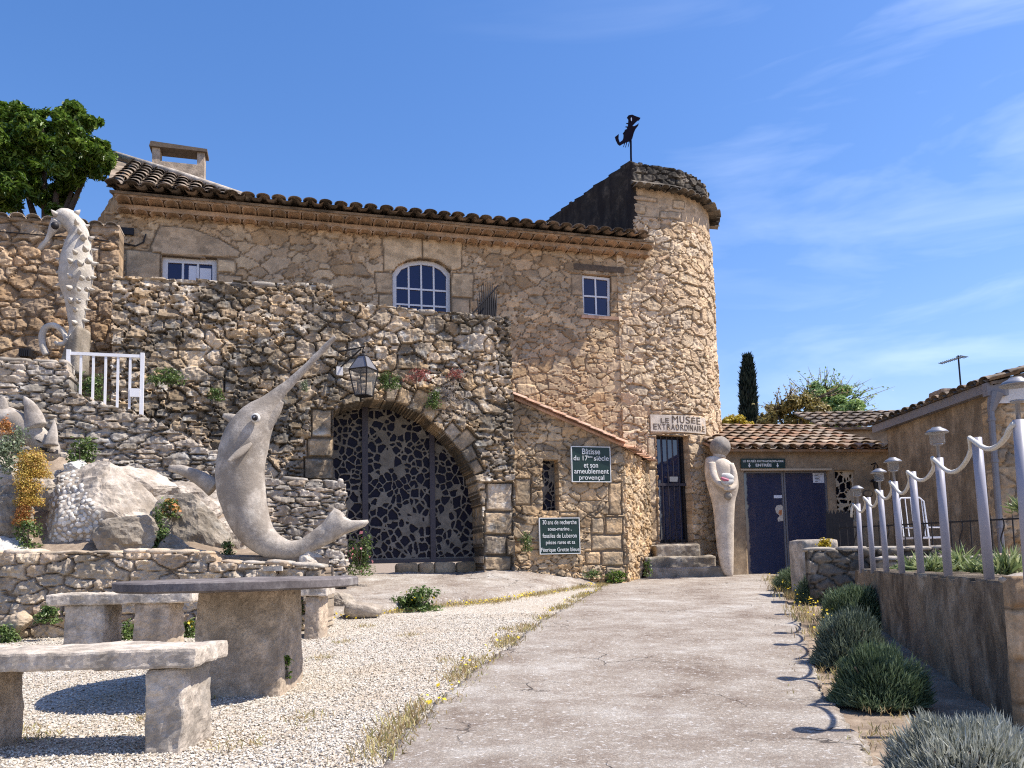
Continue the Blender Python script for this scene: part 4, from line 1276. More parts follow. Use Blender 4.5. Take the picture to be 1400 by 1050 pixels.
qa, qb = Vector((8.1, 13.72, zr + .1)), Vector((8.1, 13.2, zr + .1))
rm.box8([qa + dn, qb + dn, qb + s4_ * 4.2 + dn, qa + s4_ * 4.2 + dn, qa, qb, qb + s4_ * 4.2, qa + s4_ * 4.2], c=.2)
a, b = Vector((8.05, 17.9, zr + .11)), Vector((8.05, 13.15, zr + .11))
rm.box8([a - dn, b - dn, b + s3 * 4.5 - dn, a + s3 * 4.5 - dn, a, b, b + s3 * 4.5, a + s3 * 4.5] if False else [a + dn, b + dn, b + s3 * 4.5 + dn, a + s3 * 4.5 + dn, a, b, b + s3 * 4.5, a + s3 * 4.5], c=.2)
roofr = rm.build('roof', M['dark_tile'], rh)
ck = U(1293, 540, 15.4)
rbox([(ck.x - .19, 15.2, zr), (ck.x + .19, 15.2, zr), (ck.x + .19, 15.7, zr), (ck.x - .19, 15.7, zr), (ck.x - .19, 15.2, ck.z + .1), (ck.x + .19, 15.2, ck.z + .1), (ck.x + .19, 15.7, ck.z + .1), (ck.x - .19, 15.7, ck.z + .1)], .06, .012, 9, 3).build('chimney', M['tile'], roofr)
g = MB()
pa_, pb_ = U(1365, 545, 13.25), U(1386, 752, 13.25)
px_ = 8.06
g.tube([(px_, 13.24, zr - .35), (px_, 13.24, .4)], .05, 10)
g.tube([(px_ + .1, 13.24, zr - .08), (px_, 13.24, zr - .38)], [.12, .055], 10)
for z_ in (1.2, 2.3, 3.0): g.tube([(px_, 13.24, z_), (px_, 13.24, z_ + .05)], .062, 10)
g.build('drainpipe', M['zinc'], rh)
an = thing('television_aerial', 'television aerial on a thin mast above the right roof', 'aerial', U(1314, 535, 15.6))
g = MB()
b0, b1 = U(1315, 545, 15.6), U(1310, 486, 15.6)
g.tube([b0, b1], .018, 6)
an_m = g.build('mast', M['iron'], an)
g = MB()
t0, t1 = U(1318, 487, 15.6), U(1286, 497, 15.3)
g.tube([t0, t1], .010, 5)
dv = (t1 - t0)
for k in range(13):
    q = t0 + dv * (k / 12); l = .09 if k > 2 else .16
    g.tube([q + Vector((.02, .3, 0)).normalized() * l + Vector((0, 0, l * .35)), q - Vector((.02, .3, 0)).normalized() * l - Vector((0, 0, l * .35))], .007, 4)
g.build('boom', M['iron'], an_m)

# ------------------------------------------------------------------ right retaining wall, posts, rope
RW = Frame(2.45, 3.97, .287, 1)      # runs away from the camera; outward normal must face the path
RW.n = Vector((-RW.e.y, RW.e.x, 0))
rwall = thing('retaining_wall', 'brown rendered retaining wall with dark streaks under the lilac posts', 'wall', RW.p(2.5, 0))
def rwnp(u, v, h): return RW.np(-u, v, h)
def rtop(u): return .69 - .006 * u
L_RW = 5.75
sheet('wall', lambda u, v, h: RW.np(-u, v, h), -L_RW, .0, -.05, .73, .02, lambda u, v: v < rtop(-u) + .012 * vn(np.stack([u, v * 0], -1), 3, 4, 3), plain(.03, 3.2, 101), .34, M['wall_render'], rwall, edge=.008)
PF_ = Frame(RW.p(-.015, 0, .02).x, RW.p(-.015, 0, .02).y, 1, -.12)
sheet('pier', PF_.np, 0, 2.6, -.1, .72, .016, lambda u, v: u > -9, masonry(.30, .20, .04, 105, rough=.02), .05, M['garden'], rwall, edge=.01)
caps(PF_, [(.0, .70), (2.6, .70)], .12, M['concrete'], rwall, .05, 9, .5, .8, .04, 'coping')
# raised terrace behind the wall
tm = MB()
a0, a1 = RW.p(-.1, .655, -.25), RW.p(5.7, .60, -.25)
tm.add([a0, a1, (5.2, 13.2, .62), (14, 13.2, .62), (14, 3.0, .62), (2.9, 3.6, .655)], [(0, 5, 4, 3, 2, 1)])
tag(tm.build('raised_ground', M['soil']), 'raised soil bed behind the retaining wall', 'ground', kind='structure')
bx = [1178, 1194, 1212, 1233, 1259, 1296, 1352, 1408]
by = [780, 780, 780, 780, 780.5, 782, 785, 791]
lampy = [1, 0, 1, 1, 0, 1, 0, 1]
HP = .755
def make_post(lamp):
    t = thing('rope_post', 'x', 'post', (0, 0, 0), 'lilac posts along the retaining wall')
    g = MB(); rr = .0265
    g.lathe((0, 0, -.03), [(rr, 0), (rr, HP + .03)], 14)
    g.build('shaft', M['post_paint'], t, True)
    if lamp:
        g = MB(); g.lathe((-.0, 0, HP), [(.011, 0), (.011, .08), (.03, .085), (.032, .095)], 10)
        lo = g.build('solar_lamp', M['alu'], t, True)
        g = MB(); g.lathe((0, 0, HP), [(.038, .09), (.046, .10), (.046, .17)], 12)
        g.build('lamp_glass', M['lamp_glass'], lo)
        g = MB(); g.lathe((0, 0, HP), [(.072, .166), (.073, .171), (.058, .186), (.032, .200), (.028, .206)], 20)
        g.build('lamp_shade', M['alu'], lo, True)
    return t
def kids(o): return [c for c in D.objects if c.parent == o]
def dup_tree(o, par=None):
    c = o.copy(); COL.objects.link(c)
    if par: c.parent = par
    for k in kids(o): dup_tree(k, c)
    return c
PL0, PL1 = make_post(True), make_post(False)
plabel = ['lilac post with a solar lamp, farthest from the stone pier', 'bare-topped lilac post second from the far end of the row', 'lilac post with a solar lamp, third from the far end',
          'lilac post with a solar lamp, fourth from the far end beside the plaque', 'bare-topped lilac post in front of the white chair', 'lilac post with a solar lamp before the streaked brown wall',
          'bare-topped lilac post nearest the drainpipe', 'lilac post with the largest solar lamp at the right edge']
used = {True: False, False: False}
tops = []
src = {True: PL0, False: PL1}
for i in range(8):
    Yp = 4.4 * 338 / (bx[i] - 1014)
    p = U(bx[i], by[i], Yp)
    la = bool(lampy[i])
    o = src[la] if not used[la] else dup_tree(src[la])
    used[la] = True
    o.location = p
    o['label'] = plabel[i]
    rj = random.Random(i * 7 + 1)
    o.rotation_euler = (rj.uniform(-.012, .012), rj.uniform(-.03, -.008), rj.uniform(0, 6))
    tops.append(p + Vector((-.02, 0, HP - .02)))
g = MB()
rp = []
end = tops[0] + Vector((-.12, .35, -.12))
for i in range(7):
    a, b = tops[i], tops[i + 1]
    sag = .10
    for k in range(12):
        t = k / 12
        q = a.lerp(b, t); q.z -= sag * 4 * t * (1 - t) * (1 + .3 * math.sin(i * 3))
        q += Vector((-.035, -.01, .018)) * math.exp(-(min(t, 1 - t) / .06) ** 2)
        rp.append(q)
rp.append(tops[7])
rp = [tops[0] + Vector((-.05, .02, -.13)), tops[0] + Vector((-.05, .0, -.04))] + rp
g.tube(rp, .0135, 8)
tag(g.build('rope', M['rope'], None, True), 'thick white rope swagged from post to post along the wall', 'rope')

# ------------------------------------------------------------------ iron railing, low walls and bits behind the posts
ra, rb = U(1150, 766, 12.6), U(1420, 770, 10.2)
RAIL = Frame(ra.x, ra.y, rb.x - ra.x, rb.y - ra.y); RLn = math.hypot(rb.x - ra.x, rb.y - ra.y)
z0 = .66; z1r = RAIL.uv(1300, 712)[1]
rl = thing('iron_railing', 'black iron railing with straight and wavy bars behind the posts', 'railing', RAIL.p(RLn / 2, z0))
g = MB()
for z in (z0 + .06, z1r - .03): MB().fbox(RAIL, 0, RLn, z, z + .022, -.012, .012).build('rail', M['iron'], rl)
g = MB()
nb_ = int(RLn / .13)
for i in range(nb_ + 1):
    u = RLn * i / nb_
    if i % 4 == 2:
        g.tube([RAIL.p(u + .028 * math.sin(t * 9), z0 + (z1r - z0) * t, .0) for t in [k / 14 for k in range(15)]], .010, 5)
    else:
        g.tube([RAIL.p(u, z0 - .1, 0), RAIL.p(u, z1r - .04, 0), RAIL.p(u, z1r + .07, 0)], [.010, .010, .002], 5)
g.build('picket', M['iron'], rl)
# picket gate panel in front of the entrance wall
GP = Frame(U(1130, 720, 13.4).x, 13.4, 1, -.5)
ga, gb = GP.uv(1131, 745), GP.uv(1166, 700)
gt = thing('picket_panel', 'dark green picket fence panel beside the entrance lattice', 'fence', GP.p((ga[0] + gb[0]) / 2, .5))
g = MB()
for i in range(8):
    u = ga[0] + (gb[0] - ga[0]) * (i + .5) / 8
    g.prism(GP, [(u - .026, .45), (u + .026, .45), (u + .026, gb[1] - .02), (u, gb[1] + .05), (u - .026, gb[1] - .02)], -.01, .01)
g.build('picket', M['iron'], gt)
for z in (.75, gb[1] - .2): MB().fbox(GP, ga[0], gb[0], z, z + .06, -.04, -.012).build('rail', M['iron'], gt)
# low stone walls
LW = Frame(U(1106, 780, 10.4).x, 10.4, 1, -.22)
la_, lb_ = LW.uv(1107, 800), LW.uv(1215, 757)
lw2 = thing('low_stone_wall', 'dark low stone wall with thin cap slabs at the end of the lavender', 'wall', LW.p(1, .2))
zl = LW.uv(1140, 752)[1]
sheet('wall', LW.np, la_[0], LW.uv(1300, 760)[0], .1, zl, .02, lambda u, v: u > -9, masonry(.22, .12, .05, 111, rough=.03), .3, M['parapet'], lw2, edge=0)
caps(LW, [(la_[0] - .04, zl), (LW.uv(1300, 760)[0], zl - .02)], .34, M['dry'], lw2, .05, 12, .3, .5, .05)
PLW = Frame(U(1290, 780, 9.6).x, 9.6, 1, -.25)
pw = thing('planter_wall', 'low rubble wall behind the strappy plants below the railing', 'wall', PLW.p(1, .6))
zp = PLW.uv(1390, 762)[1]
sheet('wall', PLW.np, PLW.uv(1200, 770)[0], 3.4, .5, zp, .02, lambda u, v: u > -9, masonry(.22, .12, .05, 113, rough=.03), .3, M['parapet'], pw, edge=0)
caps(PLW, [(PLW.uv(1200, 770)[0], zp), (3.4, zp)], .32, M['dry'], pw, .05, 14, .3, .5, .04)
a = U(1100, 786, 11.2); b = U(1126, 737, 11.2)
bl = rbox([(a.x, 11.2, .2), (b.x + .2, 11.2, .2), (b.x + .2, 11.8, .2), (a.x, 11.8, .2), (a.x, 11.2, b.z), (b.x + .2, 11.2, b.z), (b.x + .2, 11.8, b.z), (a.x, 11.8, b.z)], .07, .012, 5, 8, .02).build('stone_block', M['concrete'], None, True)
tag(bl, 'pale square stone block in front of the glass doors', 'block')
# white garden chair
cp_ = U(1252, 735, 12.9)
chx = thing('garden_chair', 'white tubular garden chair behind the railing', 'chair', (cp_.x, 12.9, .6))
zb_ = U(1252, 680, 12.9).z
g = MB(); w_ = .22
for sx_ in (-w_, w_):
    g.tube([(cp_.x + sx_, 12.9, .6), (cp_.x + sx_, 12.92, 1.1), (cp_.x + sx_ * .95, 12.98, zb_ - .06), (cp_.x + sx_ * .7, 13.0, zb_)], .014, 6)
    g.tube([(cp_.x + sx_, 12.45, .6), (cp_.x + sx_, 12.47, 1.05), (cp_.x + sx_, 12.5, 1.22), (cp_.x + sx_, 12.95, 1.24)], .014, 6)
g.tube([(cp_.x - w_ * .7, 13.0, zb_), (cp_.x + w_ * .7, 13.0, zb_)], .014, 6)
g.build('frame', M['white_paint'], chx)
g = MB()
for k in range(5):
    x = cp_.x - w_ + 2 * w_ * (k + .5) / 5
    g.tube([(x, 12.93, 1.1), (x, 12.99, zb_ - .01)], .008, 5)
g.build('backrest', M['white_paint'], chx)
MB().box(cp_.x - w_, 12.47, 1.05, cp_.x + w_, 12.92, 1.08).build('seat', M['white_paint'], chx)

# ------------------------------------------------------------------ left garden wall, gate, dry stone parapet
gw = thing('garden_wall', 'sunlit rubble garden wall with a tile cap behind the seahorse', 'wall', GAR.p(-2, 1))
gt0 = GAR.uv(60, 305)[1]; gu1 = GAR.uv(162, 400)[0]
sheet('wall', GAR.np, -4.6, gu1, 1.2, gt0, .024, lambda u, v: u > -99, masonry(.27, .17, .055, 121, rough=.03, wt=.9, jit=.46, gap=(.0, .25)), .35, M['garden'], gw, False, edge=0)
cm = MB(); tile_row(cm, GAR.p, -4.6, gu1 - .0, gt0 + .02, -.45, .12, .115, 7, thick=.02)
cm.fbox(GAR, -4.6, gu1, gt0 + .0, gt0 + .05, -.4, .06, c=.3)
cm.build('tile_cap', M['dark_tile'], gw, True)
g = MB(); pts = [GAR.p(*GAR.uv(x, y), .07) for x, y in ((-20, 317), (40, 322), (90, 326), (120, 328), (150, 332))]
g.tube(pts, .012, 5); g.build('cable', M['iron'], gw)
sp2 = thing('spotlight', 'small black floodlight on the garden wall foot', 'floodlight', GAR.p(*GAR.uv(38, 484), .1))
a, b = GAR.uv(30, 490), GAR.uv(46, 480)
MB().fbox(GAR, a[0], b[0], a[1], b[1], .05, .16).build('housing', M['iron'], sp2)
g = MB()
for k in range(6): g.fbox(GAR, a[0] + (b[0] - a[0]) * k / 6, a[0] + (b[0] - a[0]) * (k + .5) / 6, a[1], b[1] - .0, .16, .18)
g.build('fin', M['iron'], sp2)

par = thing('dry_stone_wall', 'grey dry stone wall stepping down beside the stairs to the arch', 'wall', PAR.p(-3, .7))
ptop = [(-30, 492), (94, 497), (97, 535)]
for (xa_, ya_), (xb_, yb_), ns_ in (((97, 535), (198, 566), 7), ((198, 566), (385, 655), 15)):
    for i_ in range(1, ns_ + 1):
        x0_, x1_ = xa_ + (xb_ - xa_) * (i_ - 1) / ns_, xa_ + (xb_ - xa_) * i_ / ns_
        y1_ = ya_ + (yb_ - ya_) * i_ / ns_
        if i_ > 1 or xa_ > 100: ptop.append((x0_ + 1, y1_))
        ptop.append((x1_, y1_ + 1))
ptop += [(386, 656), (472, 660)]
PO = PAR.poly(ptop + [(477, 800), (-30, 830)])
sheet('wall', PAR.np, *bounds(PO), .018, inpoly(PO), masonry(.26, .075, .06, 131, rough=.028, wt=.8, jit=.45, gap=(.0, .22), p=3.5), .38, M['dry'], par, False, edge=.03)
ct = PAR.poly(ptop)
caps(PAR, [ct[0], ct[1]], .4, M['dry'], par, .06, 21, .2, .45, .04)
caps(PAR, [ct[-2], ct[-1]], .4, M['dry'], par, .06, 23, .2, .4, .04)

GT = Frame(PAR.p(0, 0, -.22).x, PAR.p(0, 0, -.22).y, EX, EY)
gate = thing('garden_gate', 'white metal gate with upright bars on the stair wall', 'gate', GT.p(*GT.uv(145, 560)))
ga, gb = GT.uv(94, 481), GT.uv(195, 481)
zt, zb = ga[1], GT.uv(190, 563)[1]
g = MB()
for u, zz0 in ((ga[0], GT.uv(94, 540)[1]), (gb[0], zb - .05)): g.fbox(GT, u - .025, u + .025, zz0 - .1, zt + .03, -.025, .025)
g.fbox(GT, ga[0] + .025, gb[0] - .025, zt - .045, zt, -.02, .02)
g.build('frame', M['white_paint'], gate)
for k in range(1, 6):
    u = ga[0] + (gb[0] - ga[0]) * k / 6
    yb = [0, 548, 556, 562, 566, 570][k]
    MB().fbox(GT, u - .016, u + .016, GT.uv(94 + 17 * k, yb)[1] - .1, zt - .045, -.012, .012).build('bar', M['white_paint'], gate)
a, b = GT.uv(178, 543), GT.uv(191, 532)
MB().fbox(GT, a[0], b[0], a[1], b[1], .012, .045).build('lock', M['white_paint'], gate)

LOW = Frame(0, 8.75, 1, .02)
low = thing('low_retaining_wall', 'low rubble wall in front of the rock garden', 'wall', LOW.p(-4, .2))
lo_top = [(-40, 757), (100, 757), (200, 756), (290, 757), (302, 768), (360, 772), (445, 775)]
LO = LOW.poly(lo_top + [(445, 880), (-40, 900)])
sheet('wall', LOW.np, *bounds(LO), .014, inpoly(LO), masonry(.31, .13, .05, 141, rough=.05, wt=.7, gap=(.0, .14), jit=.33, p=6), .4, M['low'], low, False, edge=.025)
lt = LOW.poly(lo_top)
caps(LOW, [lt[0], lt[2], lt[3]], .35, M['low'], low, .05, 31, .35, .6, .05)
caps(LOW, [lt[4], lt[6]], .35, M['dry'], low, .05, 32, .2, .4, .05)
a, b = LOW.uv(360, 781, .1), LOW.uv(386, 774, .1)
lbm = MB().fbox(LOW, a[0], b[0], a[1], b[1], .06, .12).build('name_plate', M['dry'], None)
tag(lbm, 'small grey stone name plate at the foot of the swordfish', 'plate')
# soil of the rock garden
rows = [[(x, 762) for x in (-40, 60, 160, 260, 360, 450)], [(-40, 700), (60, 690), (160, 690), (260, 715), (360, 745), (450, 768)], [(-40, 640), (60, 620), (160, 640), (260, 680), (360, 730), (450, 764)]]
Ys = [8.95, 9.8, 10.7]
m_ = MB(); RWS = []
for r_, Y in zip(rows, Ys): RWS.append([U(x, y, Y + (x / 450) * .9 * (Y - 8.95) / 1.75) for x, y in r_])
m_.add([p for r_ in RWS for p in r_] + [Vector((p.x, p.y, .2)) for p in RWS[0]], [(j * 6 + i, j * 6 + i + 1, j * 6 + i + 7, j * 6 + i + 6) for j in range(2) for i in range(5)] + [(18 + i, 18 + i + 1, i + 1, i) for i in range(5)])
tag(m_.build('planting_soil', M['soil']), 'sloping soil of the rock garden', 'ground', kind='structure')
# ledge in front of the arch
bk_px = [(390, 786), (475, 786), (520, 784), (560, 782.5), (620, 782), (662, 781), (700, 779), (760, 787), (835, 793), (852, 794)]
BK = []
for x, y in bk_px:
    u, v = TER.uv(x, y, -.5 if 455 < x < 662 else .0)
    BK.append(TER.p(u, v, -.5 if 455 < x < 662 else .0))
def resamp(pts, n):
    pts = [Vector(p) for p in pts]; d = [0]
    for a, b in zip(pts[:-1], pts[1:]): d.append(d[-1] + (b - a).length)
    out = []
    for i in range(n):
        t = d[-1] * i / (n - 1); k = 0
        while k < len(d) - 2 and d[k + 1] < t: k += 1
        out.append(pts[k].lerp(pts[k + 1], (t - d[k]) / max(1e-6, d[k + 1] - d[k])))
    return out
NN = 150
f0 = resamp([p - Vector((0, 0, .1)) for p in PF], NN); bk = resamp(BK, NN)
f1 = []
for i, p in enumerate(f0):
    hgt = .11 * min(1, (NN - 1 - i) / 60 + .08)
    f1.append(p + Vector((0, .10, .1 + hgt)))
m_ = MB(); rws = [f0, [p.lerp(q, .55) + Vector((0, -.03, 0)) for p, q in zip(f0, f1)], f1]
for t in [k / 30 for k in range(1, 31)]:
    rws.append([a.lerp(b, t) for a, b in zip(f1, bk)])
m_.add([p for r_ in rws for p in r_], [(j * NN + i, j * NN + i + 1, (j + 1) * NN + i + 1, (j + 1) * NN + i) for j in range(len(rws) - 1) for i in range(NN - 1)])
m_.rough(.02, 2.5, 4); m_.rough(.022, 9, 9)
tag(m_.build('paved_ledge', M['path'], None, True), 'pale rough stone ledge in front of the arch and annex', 'pavement', kind='structure')
# ------------------------------------------------------------------ sculptures
def sweep_px(mb, pts, Y, flat=.85, n=18, sub=4, dy=None, **k):
    """tube through photo outline points (px, py, radius in px) standing at depth Y"""
    P = [np.array(tuple(p) + (0.0,) * (4 - len(p)), float) for p in pts]
    out = []
    for i in range(len(P) - 1):
        p0, p1, p2, p3 = P[max(i - 1, 0)], P[i], P[i + 1], P[min(i + 2, len(P) - 1)]
        for j in range(sub):
            t = j / sub
            out.append(.5 * ((2 * p1) + (-p0 + p2) * t + (2 * p0 - 5 * p1 + 4 * p2 - p3) * t * t + (-p0 + 3 * p1 - 3 * p2 + p3) * t ** 3))
    out.append(P[-1])
    pts3 = [U(p[0], p[1], Y + (p[3] if len(p) > 3 else 0)) for p in out]
    rs = [max(.3, p[2]) * Y / F for p in out]
    mb.tube(pts3, rs, n, True, flat, **k)
    return mb
# swordfish
SY = 9.0
sf = thing('swordfish_sculpture', 'large grey cement swordfish leaping with its bill pointing up to the lantern', 'sculpture', U(395, 768, SY))
m_ = MB()
sweep_px(m_, [(459, 461, 2.5), (448, 471, 3.5), (422, 499, 4.6), (399, 522, 6), (381, 538, 9), (366, 556, 17), (350, 576, 26), (338, 598, 31), (331, 624, 32.5), (328, 650, 33), (331, 678, 31.5), (338, 704, 28.5), (350, 727, 24), (368, 744, 19), (391, 752.5, 15), (412, 750, 12.5), (428, 739, 11.5), (445, 724, 9.5), (458, 712, 7), (470, 703, 4)], SY, .82, 22, 5)
m_.rough(.012, 4, 3).rough(.006, 22, 4)
body = m_.build('body', M['sculpt'], sf, True)
# tail fluke
FS = Frame(0, SY, 1, 0)
z3 = lambda a, b: FS.uv(230 + a / 2.917, 440 + b / 2.917)
def slab(pts, h0, h1, bev=.03):
    """rounded plate: outline with a smaller raised face on each side"""
    mb = MB(); n = len(pts)
    cx = sum(p[0] for p in pts) / n; cy = sum(p[1] for p in pts) / n
    rings = [(h0, .80), (h0 + bev * .6, .95), ((h0 + h1) / 2, 1.0), (h1 - bev * .6, .95), (h1, .80)]
    for h, s_ in rings:
        mb.add([FS.p(cx + (u - cx) * s_, cy + (v - cy) * s_, h) for u, v in pts], [])
    fs = []
    for r_ in range(4):
        for i in range(n):
            fs.append((r_ * n + i, r_ * n + (i + 1) % n, (r_ + 1) * n + (i + 1) % n, (r_ + 1) * n + i))
    fs.append(tuple(range(4 * n, 5 * n))); fs.append(tuple(range(n - 1, -1, -1)))
    mb.F += [list(f) for f in fs]; mb.M += [0] * len(fs)
    return mb
tl = [(545, 905), (575, 862), (610, 815), (640, 770), (665, 742), (688, 752), (703, 777), (730, 790), (765, 792), (795, 790), (800, 800), (785, 815), (745, 832), (700, 850), (650, 880), (600, 905), (560, 925)]
slab([z3(*p) for p in tl][::-1], -.07, .07, .05).rough(.008, 12, 5).build('tail_fin', M['sculpt'], sf, True)
g = MB()
sweep_px(g, [(293, 668, 13), (280, 658, 11), (262, 648, 8.5), (246, 642, 6.5), (231, 640, 4)], SY + .05, .6, 12, 4)
g.rough(.006, 14, 5).build('side_fin', M['sculpt'], sf, True)
g = MB()
sweep_px(g, [(344, 606, 2, -.20), (334, 614, 5, -.25), (324, 622, 5, -.30), (311, 631, 1.5, -.36)], SY, .6, 12, 4)
g.build('front_fin', M['sculpt'], sf, True)
g = MB()
sweep_px(g, [(322, 575, 9), (314, 571, 6), (305, 568, 3)], SY, .6, 10, 3)
g.build('back_fin', M['sculpt'], sf, True)
g = MB()
sweep_px(g, [(352, 588, 17), (366, 572, 13), (378, 559, 8), (386, 549, 2.5)], SY - .02, .7, 14, 4)
g.rough(.005, 14, 7).build('jaw', M['sculpt'], sf, True)
e = U(349.5, 571.5, SY - .205)
g = MB(); g.ball(e, .055, 14, 8, (1, .6, 1)); ey = g.build('eye', M['pebble'], body, True)
g = MB(); g.ball(e + Vector((0, -.022, 0)), .036, 12, 8, (1, .6, 1)); g.build('iris', M['iron'], ey, True)
g = MB(); g.ball(e + Vector((-.004, -.035, .004)), .017, 12, 8, (1, .6, 1)); g.build('pupil', M['alu'], ey, True)

# seahorse
HY = 12.3
hs_ = thing('seahorse_sculpture', 'white spiny seahorse sculpture on a dark plinth above the gate', 'sculpture', U(100, 480, HY))
q = lambda a, b, r: (30 + a / 4.567, 270 + b / 4.567, r / 4.567)
m_ = MB()
sweep_px(m_, [q(215, 120, 30), q(240, 122, 55), q(285, 132, 64), q(325, 165, 62), q(352, 215, 62), q(355, 270, 72), q(345, 330, 88), q(340, 400, 102), q(338, 470, 106), q(338, 540, 99), q(340, 610, 80), q(340, 690, 64), q(340, 760, 52), q(335, 830, 42), q(318, 885, 36)], HY, .8, 20, 4)
m_.rough(.02, 6, 13).rough(.01, 20, 5)
hb = m_.build('body', M['white_sculpt'], hs_, True)
g = MB()
sweep_px(g, [q(225, 150, 42), q(195, 195, 30), q(172, 235, 18), q(148, 275, 15), q(118, 312, 17), q(108, 325, 14)], HY - .05, .8, 12, 4)
g.rough(.008, 14, 3).build('snout', M['white_sculpt'], hs_, True)
g = MB()
sweep_px(g, [q(318, 880, 34), q(285, 890, 24), q(272, 865, 19), q(245, 825, 18), q(205, 800, 19), q(160, 805, 20), q(132, 840, 21), q(125, 890, 21), q(135, 940, 22), q(155, 985, 20)], HY - .06, .9, 12, 4)
sweep_px(g, [q(290, 885, 20), q(265, 912, 16), q(230, 915, 15), q(205, 905, 12)], HY - .1, .9, 10, 4)
g.rough(.006, 14, 8).build('tail', M['white_sculpt'], hs_, True)
g = MB()
def cone(mb, p, d, r, l, n=8, **k):
    d = Vector(d).normalized()
    mb.tube([Vector(p) - d * r * .5, Vector(p) + d * l * .35, Vector(p) + d * l], [r, r * .6, r * .08], n, True, **k)
rr = random.Random(4)
for (a, b, sx_, sy_, d_) in [(400, 180, 1, .25, 0), (432, 255, 1, .2, 0), (446, 330, 1, 0, 0), (444, 415, 1, 0, 0), (440, 500, 1, -.1, 0), (428, 575, 1, -.15, 0), (402, 640, 1, -.2, 0), (392, 700, 1, -.2, 0), (386, 770, 1, -.2, 0),
                           (345, 95, .8, .6, 0), (285, 275, -.8, .3, .05), (240, 390, -1, .2, 0), (234, 470, -1, 0, 0), (238, 545, -1, -.3, 0), (255, 620, -1, -.3, 0),
                           
                           (330, 340, 0, .1, -.42), (395, 320, .2, .1, -.36), (300, 395, -.1, .1, -.46), (362, 410, .1, .1, -.46), (412, 395, .4, .1, -.34), (300, 490, -.1, 0, -.46), (372, 500, .2, 0, -.46), (415, 505, .5, 0, -.32),
                           (292, 562, -.2, 0, -.42), (355, 572, .1, 0, -.44), (405, 572, .5, 0, -.3), (350, 645, .1, 0, -.34), (300, 640, -.2, 0, -.33), (330, 700, 0, 0, -.28), (325, 780, 0, 0, -.22),
                           (340, 155, .3, .2, -.24), (358, 210, .3, .1, -.24), (385, 245, .6, .1, -.22), (202, 175, -.3, .2, -.16), (205, 100, -.2, .2, -.2)]:
    P_ = U(30 + a / 4.567, 270 + b / 4.567, HY + d_ * .62)
    g = MB(); cone(g, P_, (sx_, -1.0 if d_ < -.1 else 0, sy_ * 1.0 + .15), rr.uniform(.035, .055), rr.uniform(.06, .10))
    g.build('spine', M['white_sculpt'], hs_, True)
ee = U(30 + 206 / 4.567, 270 + 176 / 4.567, HY - .22)
g = MB(); g.ball(ee, .06, 10, 6); g.build('eye', M['iron'], hs_, True)
a, b = U(86, 490, HY + .02), U(116, 448, HY)
pb = U(114, 446, HY)
rbox([(a.x, HY - .2, a.z - .3), (b.x, HY - .2, a.z - .3), (b.x, HY + .2, a.z - .3), (a.x, HY + .2, a.z - .3), (a.x + .2, HY - .2, a.z + .30), (b.x, HY - .2, b.z), (b.x, HY + .2, b.z), (a.x + .2, HY + .2, a.z + .30)], .06, .012, 8, 3).build('plinth', M['dark_boulder'], hs_, True)

# horned sea creature at the left
DY = 9.7
dz = lambda a, b, r, *k: (a / 8.08, 530 + b / 8.08, r / 8.08, *k)
cr_ = thing('sea_creature_sculpture', 'grey stone fish head with horns and open toothy mouth at the left edge', 'sculpture', U(50, 640, DY))
m_ = MB()
sweep_px(m_, [dz(-60, 330, 120), dz(60, 330, 125), dz(200, 400, 130), dz(330, 490, 135), dz(430, 575, 130), dz(520, 660, 125), dz(570, 730, 105), dz(600, 770, 75)], DY, .85, 20, 4)
m_.rough(.012, 6, 3).rough(.006, 20, 4)
cb = m_.build('head', M['sculpt'], cr_, True)
g = MB()
sweep_px(g, [dz(400, 440, 120, -.05), dz(370, 320, 105, -.02), dz(330, 210, 70), dz(285, 130, 32), dz(268, 100, 10)], DY - .04, .45, 14, 4)
g.rough(.008, 10, 3).build('horn', M['sculpt'], cr_, True)
g = MB()
sweep_px(g, [dz(560, 640, 85, -.08), dz(575, 540, 65, -.06), dz(590, 440, 36, -.03), dz(598, 365, 10)], DY - .06, .5, 14, 4)
g.rough(.006, 10, 3).build('horn', M['sculpt'], cr_, True)
g = MB()
sweep_px(g, [dz(-20, 330, 110), dz(20, 220, 80), dz(30, 130, 40), dz(28, 100, 14)], DY - .05, .4, 12, 4)
g.rough(.006, 10, 3).build('fin', M['sculpt'], cr_, True)
bv = BVHTree.FromPolygons([Vector(v.co) + WL[cb.name] for v in cb.data.vertices], [tuple(p.vertices) for p in cb.data.polygons])
def on_surf(px, py, bvh, off=0.0):
    d = ray(px, py).normalized()
    h = bvh.ray_cast(CAMP, d)
    if h[0] is None: return None, None
    return h[0] + h[1] * off, h[1]
def patch(pts, bvh, off, name, mat_, parent):
    ps = [on_surf(x, y, bvh, off)[0] for x, y in pts]
    if any(p is None for p in ps): return None
    m_ = MB(); c_ = sum(ps, Vector()) / len(ps)
    d = (CAMP - c_).normalized()
    n = len(ps)
    a = [p for p in ps] + [p - d * .05 for p in ps]
    m_.add(a, [tuple(range(n)), tuple(range(2 * n - 1, n - 1, -1))] + [(i, i + n, (i + 1) % n + n, (i + 1) % n) for i in range(n)])
    return m_.build(name, mat_, parent)
ez = lambda *pts: [(a / 8.08, 530 + b / 8.08) for a, b in pts]
patch(ez((445, 655), (520, 665), (515, 712), (450, 695)), bv, .014, 'mouth', M['iron'], cb)
patch(ez((520, 668), (635, 690), (638, 730), (600, 728), (518, 712)), bv, .012, 'mouth', M['iron'], cb)
